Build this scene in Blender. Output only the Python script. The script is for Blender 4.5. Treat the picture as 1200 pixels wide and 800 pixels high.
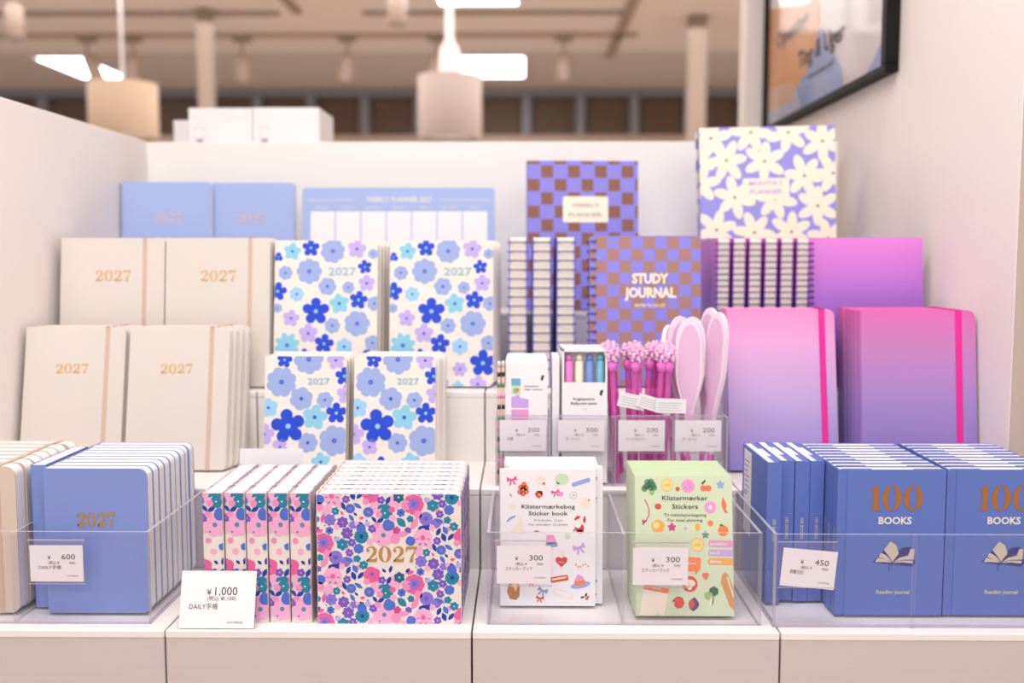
import bpy, math, random
from mathutils import Vector, Matrix
from mathutils.geometry import tessellate_polygon
random.seed(7)
PI = math.pi
R = math.radians
S = bpy.context.scene
for o in list(bpy.data.objects):
    bpy.data.objects.remove(o, do_unlink=True)
COL = S.collection

# ------------------------------------------------------------------ camera
CZ = 1.23                                    # eye height above the floor
FPX = 1167.0
PITCH = math.atan(100 / FPX)
YAW = math.atan(12 / FPX)
cam_d = bpy.data.cameras.new('camera')
cam_d.sensor_width = 36
cam_d.lens = FPX / 1200 * 36
cam_d.clip_start = 0.05
cam_d.dof.use_dof = True
cam_d.dof.focus_distance = 1.06
cam_d.dof.aperture_fstop = 3.1
cam = bpy.data.objects.new('camera', cam_d)
COL.objects.link(cam)
cam.location = (0, 0, CZ)
cam.rotation_euler = (PI / 2 - PITCH, 0, YAW)
S.camera = cam

# ------------------------------------------------------------------ light
w = bpy.data.worlds.new('world')
S.world = w
w.use_nodes = True
bg = w.node_tree.nodes['Background']
bg.inputs[0].default_value = (1.0, 0.95, 0.93, 1)
bg.inputs[1].default_value = 0.60


def area(name, loc, size, size_y, power, color, rot=(0, 0, 0)):
    d = bpy.data.lights.new(name, 'AREA')
    d.shape = 'RECTANGLE'
    d.size = size
    d.size_y = size_y
    d.energy = power
    d.color = color
    o = bpy.data.objects.new(name, d)
    COL.objects.link(o)
    o.location = loc
    o.rotation_euler = rot
    return o


area('key_light', (-0.15, 0.55, 2.62), 1.5, 1.1, 30, (1.0, 0.985, 0.975), (R(-8), 0, 0))
area('front_light', (0.1, -1.3, 2.6), 2.4, 1.0, 34, (1.0, 0.96, 0.94), (R(42), 0, 0))
area('hall_light', (0, 5.0, 2.6), 6.0, 2.5, 105, (1.0, 0.93, 0.86))
S.view_settings.view_transform = 'Standard'
S.view_settings.look = 'None'
S.view_settings.gamma = 1
S.view_settings.exposure = 0.30
S.cycles.transparent_max_bounces = 40
S.cycles.max_bounces = 8


# ------------------------------------------------------------------ helpers
def lin(c):
    out = []
    for v in c[:3]:
        v = v / 255
        out.append(v / 12.92 if v <= 0.04045 else ((v + 0.055) / 1.055) ** 2.4)
    return (*out, 1)


def mat(name, rgb, rough=0.5, metal=0.0, spec=0.5, noise=0.0, nscale=60, bump=0.0, bscale=300, emit=None, stretch=None):
    m = bpy.data.materials.new(name)
    m.use_nodes = True
    nt = m.node_tree
    b = nt.nodes['Principled BSDF']
    b.inputs['Roughness'].default_value = rough
    b.inputs['Metallic'].default_value = metal
    b.inputs['Specular IOR Level'].default_value = spec
    col = lin(rgb)
    b.inputs['Base Color'].default_value = col
    if noise or bump:
        tc = nt.nodes.new('ShaderNodeTexCoord')
        mp = nt.nodes.new('ShaderNodeMapping')
        nt.links.new(tc.outputs['Object'], mp.inputs[0])
        if stretch:
            mp.inputs['Scale'].default_value = stretch
    if noise:
        n = nt.nodes.new('ShaderNodeTexNoise')
        n.inputs['Scale'].default_value = nscale
        n.inputs['Detail'].default_value = 4
        nt.links.new(mp.outputs[0], n.inputs['Vector'])
        r = nt.nodes.new('ShaderNodeMix')
        r.data_type = 'RGBA'
        r.inputs[6].default_value = tuple(max(0, c * (1 - noise)) for c in col[:3]) + (1,)
        r.inputs[7].default_value = tuple(min(1, c * (1 + noise)) for c in col[:3]) + (1,)
        nt.links.new(n.outputs['Fac'], r.inputs[0])
        nt.links.new(r.outputs[2], b.inputs['Base Color'])
    if bump:
        n2 = nt.nodes.new('ShaderNodeTexNoise')
        n2.inputs['Scale'].default_value = bscale
        nt.links.new(mp.outputs[0], n2.inputs['Vector'])
        bp = nt.nodes.new('ShaderNodeBump')
        bp.inputs['Strength'].default_value = bump
        bp.inputs['Distance'].default_value = 0.0005
        nt.links.new(n2.outputs['Fac'], bp.inputs['Height'])
        nt.links.new(bp.outputs[0], b.inputs['Normal'])
    if emit:
        b.inputs['Emission Color'].default_value = lin(rgb)
        b.inputs['Emission Strength'].default_value = emit
    return m


def gradient_mat(name, stops, rough=0.45):
    """print that runs through colours from the foot (0) to the head (1) of the cover"""
    m = mat(name, (200, 120, 200), rough)
    nt = m.node_tree
    tc = nt.nodes.new('ShaderNodeTexCoord')
    sx = nt.nodes.new('ShaderNodeSeparateXYZ')
    cr = nt.nodes.new('ShaderNodeValToRGB')
    nt.links.new(tc.outputs['Generated'], sx.inputs[0])
    nt.links.new(sx.outputs[2], cr.inputs[0])
    while len(cr.color_ramp.elements) < len(stops):
        cr.color_ramp.elements.new(0.5)
    for e, (p, c) in zip(cr.color_ramp.elements, stops):
        e.position = p
        e.color = lin(c)
    nt.links.new(cr.outputs[0], nt.nodes['Principled BSDF'].inputs['Base Color'])
    return m


def pages_mat(name, rgb):
    """paper edges: fine leaves as lines across the thickness (local Y)"""
    m = mat(name, rgb, 0.75, spec=0.2)
    nt = m.node_tree
    b = nt.nodes['Principled BSDF']
    tc = nt.nodes.new('ShaderNodeTexCoord')
    mp = nt.nodes.new('ShaderNodeMapping')
    mp.inputs['Scale'].default_value = (4, 2600, 4)
    nz = nt.nodes.new('ShaderNodeTexNoise')
    nz.inputs['Scale'].default_value = 1.0
    nz.inputs['Detail'].default_value = 2
    nt.links.new(tc.outputs['Object'], mp.inputs[0])
    nt.links.new(mp.outputs[0], nz.inputs['Vector'])
    mx = nt.nodes.new('ShaderNodeMix')
    mx.data_type = 'RGBA'
    c = lin(rgb)
    mx.inputs[6].default_value = tuple(v * 0.88 for v in c[:3]) + (1,)
    mx.inputs[7].default_value = c
    nt.links.new(nz.outputs['Fac'], mx.inputs[0])
    nt.links.new(mx.outputs[2], b.inputs['Base Color'])
    return m


def acrylic_mat(name, tint, gloss=0.10, body=0.03, body_col=(225, 220, 235)):
    m = bpy.data.materials.new(name)
    m.use_nodes = True
    nt = m.node_tree
    nt.nodes.clear()
    out = nt.nodes.new('ShaderNodeOutputMaterial')
    tr = nt.nodes.new('ShaderNodeBsdfTransparent')
    tr.inputs[0].default_value = lin(tint)
    gl = nt.nodes.new('ShaderNodeBsdfGlossy')
    gl.inputs['Roughness'].default_value = 0.04
    df = nt.nodes.new('ShaderNodeBsdfDiffuse')
    df.inputs[0].default_value = lin(body_col)
    fr = nt.nodes.new('ShaderNodeLayerWeight')
    fr.inputs['Blend'].default_value = 0.5
    m1 = nt.nodes.new('ShaderNodeMixShader')
    m1.inputs[0].default_value = body
    m2 = nt.nodes.new('ShaderNodeMixShader')
    mul = nt.nodes.new('ShaderNodeMath')
    mul.operation = 'POWER'
    mul.inputs[1].default_value = 4.0
    sc = nt.nodes.new('ShaderNodeMath')
    sc.operation = 'MULTIPLY_ADD'
    sc.inputs[1].default_value = 0.22
    sc.inputs[2].default_value = gloss * 0.25
    nt.links.new(fr.outputs['Facing'], mul.inputs[0])
    nt.links.new(mul.outputs[0], sc.inputs[0])
    nt.links.new(tr.outputs[0], m1.inputs[1])
    nt.links.new(df.outputs[0], m1.inputs[2])
    nt.links.new(sc.outputs[0], m2.inputs[0])
    nt.links.new(m1.outputs[0], m2.inputs[1])
    nt.links.new(gl.outputs[0], m2.inputs[2])
    nt.links.new(m2.outputs[0], out.inputs[0])
    return m


class MB:
    """collects shapes and links them as ONE mesh object"""

    def __init__(self):
        self.v, self.f, self.m, self.sm = [], [], [], []
        self.mats = []

    def mi(self, m):
        if m not in self.mats:
            self.mats.append(m)
        return self.mats.index(m)

    def add(self, vs, fs, m, smooth=False):
        o = len(self.v)
        self.v += [tuple(p) for p in vs]
        k = self.mi(m)
        for f in fs:
            self.f.append([i + o for i in f])
            self.m.append(k)
            self.sm.append(smooth)

    def box(self, x0, y0, z0, x1, y1, z1, m):
        vs = [(x, y, z) for x in (x0, x1) for y in (y0, y1) for z in (z0, z1)]
        fs = [(0, 1, 3, 2), (4, 6, 7, 5), (0, 4, 5, 1), (2, 3, 7, 6), (0, 2, 6, 4), (1, 5, 7, 3)]
        self.add(vs, fs, m)

    def cbox(self, x0, y0, z0, x1, y1, z1, m, c=0.001):
        """box with chamfered edges"""
        X, Y, Z = (x0, x1), (y0, y1), (z0, z1)
        pts = {}
        vs = []

        def p(i, j, k, ax):
            a = [X[i], Y[j], Z[k]]
            s = [1 if i == 0 else -1, 1 if j == 0 else -1, 1 if k == 0 else -1]
            for q in range(3):
                if q != ax:
                    a[q] += c * s[q]
            vs.append(tuple(a))
            pts[(i, j, k, ax)] = len(vs) - 1
        for i in (0, 1):
            for j in (0, 1):
                for k in (0, 1):
                    for ax in range(3):
                        p(i, j, k, ax)
        fs = []
        for ax in range(3):
            for s in (0, 1):
                q = []
                for a, b in ((0, 0), (1, 0), (1, 1), (0, 1)):
                    key = [a, b]
                    key.insert(ax, s)
                    q.append(pts[(*key, ax)])
                if (s == 0) != (ax == 1):
                    q.reverse()
                fs.append(q)
        for a1, a2, run in ((0, 1, 2), (0, 2, 1), (1, 2, 0)):
            for s1 in (0, 1):
                for s2 in (0, 1):
                    q = []
                    for r_, ax in ((0, a1), (1, a1), (1, a2), (0, a2)):
                        k = [0, 0, 0]
                        k[a1], k[a2], k[run] = s1, s2, r_
                        q.append(pts[(*k, ax)])
                    fs.append(q)
        for i in (0, 1):
            for j in (0, 1):
                for k in (0, 1):
                    fs.append([pts[(i, j, k, a)] for a in range(3)])
        self.add(vs, fs, m)

    def prism(self, poly, y0, y1, m, side=None):
        """polygon in x,z pushed from y0 to y1"""
        n = len(poly)
        vs = [(x, y0, z) for x, z in poly] + [(x, y1, z) for x, z in poly]
        self.add(vs, [list(range(n)), list(range(2 * n - 1, n - 1, -1))], m)
        self.add(vs, [(i, i + n, (i + 1) % n + n, (i + 1) % n) for i in range(n)], side or m)

    def tube(self, pts, r, m, n=8, caps=True, closed=False):
        pts = [Vector(p) for p in pts]
        rs = r if isinstance(r, (list, tuple)) else [r] * len(pts)
        vs, fs = [], []
        up = None
        for i, p in enumerate(pts):
            a = pts[max(0, i - 1)]
            b = pts[min(len(pts) - 1, i + 1)]
            if closed:
                a, b = pts[i - 1], pts[(i + 1) % len(pts)]
            t = (b - a).normalized()
            if up is None:
                up = t.orthogonal().normalized()
            up = (up - t * up.dot(t)).normalized()
            s = t.cross(up)
            for k in range(n):
                an = 2 * PI * k / n
                vs.append(p + (up * math.cos(an) + s * math.sin(an)) * rs[i])
        L = len(pts)
        for i in range(L if closed else L - 1):
            for k in range(n):
                a, b = i * n + k, i * n + (k + 1) % n
                c, d = ((i + 1) % L) * n + (k + 1) % n, ((i + 1) % L) * n + k
                fs.append((a, b, c, d))
        if caps and not closed:
            fs.append(list(range(n - 1, -1, -1)))
            fs.append([(L - 1) * n + k for k in range(n)])
        self.add(vs, fs, m, True)

    def lathe(self, prof, m, n=24, cx=0, cy=0):
        vs, fs = [], []
        for r_, z in prof:
            for k in range(n):
                a = 2 * PI * k / n
                vs.append((cx + r_ * math.cos(a), cy + r_ * math.sin(a), z))
        for i in range(len(prof) - 1):
            for k in range(n):
                fs.append((i * n + k, i * n + (k + 1) % n, (i + 1) * n + (k + 1) % n, (i + 1) * n + k))
        self.add(vs, fs, m, True)

    def ball(self, c, r, m, n=10, rings=6, scale=(1, 1, 1), smooth=True):
        vs, fs = [], []
        for i in range(rings + 1):
            th = PI * i / rings
            for k in range(n):
                a = 2 * PI * k / n
                vs.append((c[0] + r * scale[0] * math.sin(th) * math.cos(a), c[1] + r * scale[1] * math.sin(th) * math.sin(a), c[2] + r * scale[2] * math.cos(th)))
        for i in range(rings):
            for k in range(n):
                fs.append((i * n + k, (i + 1) * n + k, (i + 1) * n + (k + 1) % n, i * n + (k + 1) % n))
        self.add(vs, fs, m, smooth)

    def mesh(self, name):
        me = bpy.data.meshes.new(name)
        me.from_pydata(self.v, [], self.f)
        for m in self.mats:
            me.materials.append(m)
        me.polygons.foreach_set('material_index', self.m)
        me.polygons.foreach_set('use_smooth', self.sm)
        me.update()
        return me

    def build(self, name, parent=None, loc=None, rot=None):
        o = bpy.data.objects.new(name, self.mesh(name))
        COL.objects.link(o)
        if parent:
            o.parent = parent
        if loc:
            o.location = loc
        if rot:
            o.rotation_euler = rot
        return o


def tag(o, label=None, cat=None, group=None, kind=None):
    if label:
        o['label'] = label
    if cat:
        o['category'] = cat
    if group:
        o['group'] = group
    if kind:
        o['kind'] = kind
    return o


def empty(name, loc=(0, 0, 0), rot=(0, 0, 0)):
    o = bpy.data.objects.new(name, None)
    o.empty_display_size = 0.02
    COL.objects.link(o)
    o.location = loc
    o.rotation_euler = rot
    return o


KIDS = {}


def copy_tree(o, parent=None, skip=()):
    c = o.copy()
    COL.objects.link(c)
    if parent:
        c.parent = parent
    for ch in list(o.children):
        if ch.name.split('.')[0] in skip:
            continue
        copy_tree(ch, c)
    return c


# ------------------------------------------------------------------ flat print
def ccw(p):
    a = sum(p[i][0] * p[(i + 1) % len(p)][1] - p[(i + 1) % len(p)][0] * p[i][1] for i in range(len(p)))
    return p if a > 0 else p[::-1]


def clip_convex(poly, clip):
    out = poly
    n = len(clip)
    for i in range(n):
        ax, ay = clip[i]
        bx, by = clip[(i + 1) % n]
        inp, out = out, []
        if not inp:
            return []
        for j in range(len(inp)):
            p, q = inp[j - 1], inp[j]
            dp = (bx - ax) * (p[1] - ay) - (by - ay) * (p[0] - ax)
            dq = (bx - ax) * (q[1] - ay) - (by - ay) * (q[0] - ax)
            if dq >= 0:
                if dp < 0:
                    t = dp / (dp - dq)
                    out.append((p[0] + t * (q[0] - p[0]), p[1] + t * (q[1] - p[1])))
                out.append(q)
            elif dp >= 0:
                t = dp / (dp - dq)
                out.append((p[0] + t * (q[0] - p[0]), p[1] + t * (q[1] - p[1])))
    return out


TEXT = {}


def text_geo(s, bold=0.0):
    key = (s, bold)
    if key not in TEXT:
        cu = bpy.data.curves.new('t', 'FONT')
        cu.body = s
        cu.size = 1
        cu.resolution_u = 2
        cu.offset = bold
        cu.fill_mode = 'FRONT'
        ob = bpy.data.objects.new('t', cu)
        COL.objects.link(ob)
        me = ob.to_mesh()
        vs = [(v.co.x, v.co.y) for v in me.vertices]
        fs = [list(p.vertices) for p in me.polygons]
        ob.to_mesh_clear()
        bpy.data.objects.remove(ob)
        bpy.data.curves.remove(cu)
        if not vs:
            vs, fs = [(0, 0), (0.1, 0), (0, 0.1)], []
        TEXT[key] = (vs, fs)
    return TEXT[key]


class Print:
    """ink shapes on a plane: u to the right, v up, each layer a hair (0.05 mm) in front of the last"""

    def __init__(self, bounds=None, clip=None, step=0.00006, base=0.00012):
        self.mb = MB()
        self.bounds = bounds
        self.clip = ccw(clip) if clip else (ccw([(bounds[0], bounds[1]), (bounds[2], bounds[1]), (bounds[2], bounds[3]), (bounds[0], bounds[3])]) if bounds else None)
        self.step, self.base = step, base

    def inside(self, p):
        c = self.clip
        if not c:
            return True
        for i in range(len(c)):
            a, b = c[i], c[(i + 1) % len(c)]
            if (b[0] - a[0]) * (p[1] - a[1]) - (b[1] - a[1]) * (p[0] - a[0]) < -1e-9:
                return False
        return True

    def poly(self, p, m, layer=0):
        d = -(self.base + self.step * layer)
        if all(self.inside(q) for q in p):
            p = ccw(p)
            self.mb.add([(x, d, z) for x, z in p], [list(range(len(p)))], m)
            return
        for t in tessellate_polygon([[Vector((x, z, 0)) for x, z in p]]):
            q = clip_convex(ccw([p[i] for i in t]), self.clip)
            if len(q) > 2:
                self.mb.add([(x, d, z) for x, z in q], [list(range(len(q)))], m)

    def rect(self, x0, z0, x1, z1, m, layer=0, rot=0):
        self.poly(rotp([(x0, z0), (x1, z0), (x1, z1), (x0, z1)], rot), m, layer)

    def text(self, s, x, z, h, m, align='c', layer=3, bold=0.0, width=None, rot=0, xs=1.0):
        """h = cap height; width squeezes or stretches to a given run"""
        vs, fs = text_geo(s, bold)
        x0 = min(v[0] for v in vs)
        x1 = max(v[0] for v in vs)
        k = h / 0.7
        kx = k * xs
        if width:
            kx = width / max(1e-6, x1 - x0)
        off = {'l': -x0 * kx, 'c': -(x0 + x1) / 2 * kx, 'r': -x1 * kx}[align]
        c, s_ = math.cos(rot), math.sin(rot)
        out = []
        for a, b in vs:
            p, q = off + a * kx, b * k
            out.append((x + p * c - q * s_, -(self.base + self.step * layer), z + p * s_ + q * c))
        self.mb.add(out, fs, m)

    def curve(self, pts, wds, m, layer=3):
        """stroke of varying width"""
        n = len(pts)
        L, Rr = [], []
        for i in range(n):
            a = pts[max(0, i - 1)]
            b = pts[min(n - 1, i + 1)]
            dx, dy = b[0] - a[0], b[1] - a[1]
            l = math.hypot(dx, dy) or 1
            nx, ny = -dy / l, dx / l
            wd = wds[i] if isinstance(wds, (list, tuple)) else wds
            L.append((pts[i][0] + nx * wd / 2, pts[i][1] + ny * wd / 2))
            Rr.append((pts[i][0] - nx * wd / 2, pts[i][1] - ny * wd / 2))
        for i in range(n - 1):
            self.poly([L[i], Rr[i], Rr[i + 1], L[i + 1]], m, layer)

    def build(self, name, parent=None, loc=None, rot=None):
        return self.mb.build(name, parent, loc, rot)


def rotp(p, a, c=None):
    if not a:
        return p
    if c is None:
        c = (sum(q[0] for q in p) / len(p), sum(q[1] for q in p) / len(p))
    co, si = math.cos(a), math.sin(a)
    return [(c[0] + (x - c[0]) * co - (z - c[1]) * si, c[1] + (x - c[0]) * si + (z - c[1]) * co) for x, z in p]


def disc(x, z, rx, rz=None, n=16, rot=0):
    rz = rz or rx
    return rotp([(x + rx * math.cos(2 * PI * k / n), z + rz * math.sin(2 * PI * k / n)) for k in range(n)], rot, (x, z))


def flower(x, z, r, n=5, deep=0.35, rot=0, sharp=1.0, seg=8):
    """petals bulging out; deep = how far the notches go in"""
    p = []
    N = n * seg
    for k in range(N):
        a = 2 * PI * k / N
        c = abs(math.cos(n * a / 2)) ** sharp
        p.append((x + r * (1 - deep + deep * c) * math.cos(a + rot), z + r * (1 - deep + deep * c) * math.sin(a + rot)))
    return p


def leaf(x, z, l, wd, rot=0, n=6):
    p = []
    for k in range(n + 1):
        t = k / n
        p.append((x - l / 2 + l * t, z + wd / 2 * math.sin(PI * t)))
    for k in range(1, n):
        t = 1 - k / n
        p.append((x - l / 2 + l * t, z - wd / 2 * math.sin(PI * t)))
    return rotp(p, rot, (x, z))


def rrect(x0, z0, x1, z1, r, corners=(1, 1, 1, 1), n=5):
    """corners: bottom-left, bottom-right, top-right, top-left"""
    p = []
    for (cx, cz, a0), on in zip(((x0, z0, PI), (x1, z0, 1.5 * PI), (x1, z1, 0), (x0, z1, .5 * PI)), corners):
        if not on or r <= 0:
            p.append((cx, cz))
            continue
        ox = cx + (r if cx == x0 else -r)
        oz = cz + (r if cz == z0 else -r)
        for k in range(n + 1):
            a = a0 + PI / 2 * k / n
            p.append((ox + r * math.cos(a), oz + r * math.sin(a)))
    return p


def arc_pts(cx, cy, rx, ry, a0, a1, n):
    return [(cx + rx * math.cos(R(a0 + (a1 - a0) * k / n)), cy + ry * math.sin(R(a0 + (a1 - a0) * k / n))) for k in range(n + 1)]


def serif(pr, s, x, z, h, m, layer=3, gap=0.10, wide=1.0):
    """didone numerals built from thick and thin strokes; x = centre of the run"""
    W = {'2': .66, '0': .72, '7': .64, '1': .42}
    tot = sum(W[c] for c in s) + gap * (len(s) - 1)
    ox = -tot / 2
    k = h

    def T(p):
        return [(x + (ox + a) * k * wide, z + b * k) for a, b in p]
    for c in s:
        if c == '0':
            o_, i_ = arc_pts(.36, .5, .36, .52, 0, 360, 24), arc_pts(.36, .5, .155, .475, 0, 360, 24)
            for q in range(24):
                pr.poly(T([o_[q], o_[q + 1], i_[q + 1], i_[q]]), m, layer)
        elif c == '1':
            pr.poly(T([(.15, 0), (.35, 0), (.35, 1.0), (.27, 1.0), (.15, .93)]), m, layer)
            pr.poly(T([(.03, .86), (.15, .93), (.27, 1.0), (.15, .84), (.03, .82)]), m, layer)
            pr.poly(T([(.02, 0), (.48, 0), (.48, .045), (.35, .07), (.15, .07), (.02, .045)]), m, layer)
        elif c == '7':
            pr.poly(T([(.02, .66), (.07, .66), (.13, .82), (.64, .82), (.64, 1.0), (.04, 1.0)]), m, layer)
            pr.poly(T([(.64, 1.0), (.58, .82), (.30, .35), (.22, 0), (.43, 0), (.44, .35)]), m, layer)
        elif c == '2':
            pts = arc_pts(.31, .70, .23, .265, 165, -35, 12) + [(.40, .42), (.22, .22), (.07, .06)]
            wd = [.10, .08, .06, .06, .07, .09, .12, .15, .18, .20, .20, .20, .19, .13, .09, .07]
            P = T(pts)
            pr.curve(P, [q * k * (1 + wide) / 2 for q in wd], m, layer)
            pr.poly(T(disc(.14, .72, .085, n=10)), m, layer)
            pr.poly(T([(.03, 0), (.62, 0), (.66, .30), (.61, .30), (.53, .18), (.12, .17), (.03, .05)]), m, layer)
        ox += W[c] + gap


# ------------------------------------------------------------------ materials
M = {}
M['wall'] = mat('painted panel', (240, 232, 228), 0.55, spec=0.3, noise=0.012, nscale=8, bump=0.05, bscale=120)
M['edge_shade'] = mat('shaded panel end', (190, 174, 164), 0.6)  # wall colour darkened to beige: painted shade for the right panel's end
M['back'] = mat('white laminate panel', (243, 240, 236), 0.5, spec=0.3, noise=0.01, nscale=6)
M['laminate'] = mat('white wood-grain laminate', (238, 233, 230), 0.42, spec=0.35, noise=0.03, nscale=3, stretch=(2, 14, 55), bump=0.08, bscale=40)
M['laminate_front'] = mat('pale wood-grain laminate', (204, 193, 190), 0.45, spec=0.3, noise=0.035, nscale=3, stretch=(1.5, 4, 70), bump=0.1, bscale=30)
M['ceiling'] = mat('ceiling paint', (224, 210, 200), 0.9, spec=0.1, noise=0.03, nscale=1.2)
M['ceiling_shade'] = mat('shaded ceiling paint', (196, 184, 176), 0.9, spec=0.1)  # greyer copy of the ceiling colour, shade towards the rear painted in
M['rail'] = mat('ceiling joint trim', (158, 136, 122), 0.7)  # darker brown of the ceiling joints, also used on spotlight mounts
M['rail2'] = mat('light track', (176, 154, 140), 0.6)
M['spot'] = mat('spotlight housing', (180, 158, 146), 0.5)
M['far_wall'] = mat('beige far wall', (200, 176, 158), 0.8)
M['dark_panel'] = mat('dark brown cabinet board', (96, 76, 60), 0.6, noise=0.1, nscale=3)
M['steel'] = mat('grey cabinet post', (140, 138, 146), 0.5)
M['floor'] = mat('beige floor', (228, 216, 206), 0.7)
M['column'] = mat('column paint', (156, 138, 126), 0.8)
M['panel_light'] = mat('ceiling light diffuser', (236, 244, 255), 0.5, emit=6.0)
M['shade_warm'] = mat('cream drum lampshade', (176, 152, 130), 0.8, emit=0.14)
M['shade_pale'] = mat('pale drum lampshade', (176, 160, 154), 0.8, emit=0.06)
M['white_metal'] = mat('white enamel', (230, 228, 232), 0.4)
M['white_card'] = mat('white coated card', (238, 236, 240), 0.4)
M['tagcard'] = mat('price card', (240, 236, 240), 0.45)
M['ink'] = mat('black print', (52, 46, 52), 0.6)
M['ink_soft'] = mat('grey print', (120, 112, 118), 0.6)
M['ink_faint'] = mat('pale grey print', (178, 170, 178), 0.6)
M['pages'] = pages_mat('white page edges', (244, 240, 238))
M['pages_cream'] = pages_mat('cream page edges', (246, 238, 226))
M['blue'] = mat('periwinkle blue cover', (130, 148, 212), 0.5, spec=0.35, noise=0.015, nscale=900)
M['blue_pale'] = mat('pale periwinkle cover', (164, 182, 230), 0.45, spec=0.4)
M['blue_book'] = mat('cornflower blue cloth cover', (97, 120, 194), 0.55, spec=0.3, noise=0.03, nscale=1500, bump=0.1, bscale=2500)
M['cream'] = mat('cream linen cover', (216, 208, 201), 0.6, spec=0.3, noise=0.02, nscale=1200, bump=0.1, bscale=2500)
M['cream_deep'] = mat('beige linen cover', (216, 199, 184), 0.6, spec=0.3, noise=0.02, nscale=1200)
M['band'] = mat('rose beige elastic', (204, 176, 160), 0.7)
M['band_pink'] = mat('magenta elastic', (226, 28, 150), 0.55)
M['gold'] = mat('gold foil print', (190, 146, 72), 0.38, metal=0.35)
M['gold_deep'] = mat('bronze foil print', (176, 112, 40), 0.4, metal=0.2)
M['gold_pale'] = mat('pale gold foil print', (214, 178, 122), 0.42, metal=0.2)
M['rose_gold'] = mat('rose gold print', (206, 184, 196), 0.45)
M['ink_taupe'] = mat('taupe print', (176, 152, 132), 0.6)
M['s_tanpale'] = mat('pale brown pen print', (206, 174, 156), 0.5)
M['off'] = mat('off-white print', (226, 222, 218), 0.6)
M['sand'] = mat('sand print', (206, 194, 176), 0.6)
M['indigo'] = mat('indigo print', (58, 50, 124), 0.6)
M['wire'] = mat('dark blue binding wire', (62, 54, 130), 0.35, metal=0.3)
M['wire_black'] = mat('black binding wire', (30, 26, 52), 0.35, metal=0.3)
M['lilac_cover'] = mat('periwinkle lilac cover', (136, 132, 226), 0.5)
M['brown_ink'] = mat('brown print', (138, 90, 70), 0.55)
M['brown_ink2'] = mat('rosy brown print', (166, 124, 116), 0.55)
M['purple_cover'] = gradient_mat('violet gradient cover', [(0, (110, 80, 170)), (0.6, (166, 104, 204)), (1, (222, 126, 214))])
M['ombre'] = gradient_mat('pink to lavender cover', [(0, (140, 132, 204)), (0.45, (190, 166, 216)), (0.78, (224, 166, 214)), (1, (240, 142, 198))])
M['ombre2'] = gradient_mat('deep pink to lavender cover', [(0, (134, 122, 196)), (0.45, (160, 132, 200)), (0.8, (196, 126, 188)), (1, (218, 104, 178))])
M['daisy_bg'] = mat('periwinkle lilac ground', (150, 148, 228), 0.55)
M['daisy'] = mat('ivory petal print', (250, 240, 220), 0.6)
M['bf_bg'] = mat('warm white ground', (232, 224, 216), 0.5)
M['royal'] = mat('royal blue print', (2, 64, 204), 0.5)
M['peri'] = mat('periwinkle print', (150, 168, 218), 0.5)
M['cyan'] = mat('aqua print', (134, 198, 224), 0.5)
M['sky'] = mat('sky blue print', (150, 200, 236), 0.5)
M['lilac'] = mat('lilac print', (186, 168, 228), 0.5)
M['aqua_text'] = mat('soft teal print', (150, 186, 208), 0.5)
M['ds_bg'] = mat('shell white ground', (232, 222, 218), 0.5)
for k, c in dict(navy=(14, 52, 158), cobalt=(72, 108, 204), teal=(10, 128, 158), dteal=(6, 96, 130), purple=(112, 84, 190), pviolet=(132, 112, 208),
                 hot=(226, 92, 156), pink=(232, 142, 190), pale=(236, 170, 206), slate=(92, 134, 176), fuchsia=(206, 62, 140)).items():
    M[k] = mat(k + ' print', c, 0.5)
for k, c in dict(s_green=(90, 150, 110), s_lime=(148, 186, 110), s_yellow=(238, 216, 140), s_red=(214, 78, 60), s_orange=(240, 130, 66), s_coral=(232, 120, 84),
                 s_pink=(236, 150, 206), s_lav=(196, 164, 226), s_tan=(206, 150, 92), s_dgreen=(60, 104, 84), s_plum=(96, 62, 120), s_santa=(212, 62, 60),
                 s_blue=(150, 170, 222), s_cream=(240, 226, 210), s_brown=(186, 122, 72), s_mint=(200, 224, 196), s_amber=(236, 170, 80), s_steel=(120, 160, 186)).items():
    M[k] = mat(k[2:] + ' sticker print', c, 0.5)
M['green_cover'] = mat('pale green card', (206, 219, 187), 0.5)
M['green_edge'] = mat('pale green pad edge', (216, 226, 204), 0.6)
M['acrylic'] = acrylic_mat('clear acrylic', (253, 253, 254), 0.06, 0.012, (240, 236, 246))
M['glass'] = acrylic_mat('poster glass', (252, 252, 253), 0.04, 0.0)
M['acrylic_edge'] = acrylic_mat('acrylic cut edge', (204, 194, 208), 0.25, 0.45, (238, 232, 244))
M['sleeve'] = acrylic_mat('clear plastic sleeve', (254, 253, 254), 0.05, 0.015, (245, 242, 250))
M['magenta_clear'] = acrylic_mat('magenta clear barrel', (250, 176, 232), 0.15, 0.40, (250, 140, 224))
M['pen_pink'] = mat('magenta pen barrel', (240, 122, 212), 0.25)
M['crystal'] = mat('iridescent crystal', (250, 214, 240), 0.08, metal=0.45, spec=1.0)
M['petal_pen'] = mat('pale pink pearly plastic', (232, 190, 222), 0.3)
M['petal_rim'] = mat('white pink rim', (248, 228, 242), 0.35)
M['petal_core'] = mat('mauve pink face', (206, 140, 196), 0.35)
M['refill'] = mat('orange pink ink refill', (240, 120, 140), 0.3)
M['shadow_box'] = mat('grey card inside', (150, 150, 150), 0.7)
for k, c in dict(p_pink=(232, 128, 200), p_cream=(238, 226, 204), p_blue=(112, 140, 210), p_teal=(110, 176, 196)).items():
    M[k] = mat(k[2:] + ' pen plastic', c, 0.3)
M['frame_black'] = mat('black picture frame', (16, 14, 16), 0.6, spec=0.2)
M['art_bg'] = mat('pale grey poster paper', (216, 206, 206), 0.35)
M['art_white'] = mat('white poster print', (246, 242, 240), 0.35)
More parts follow.
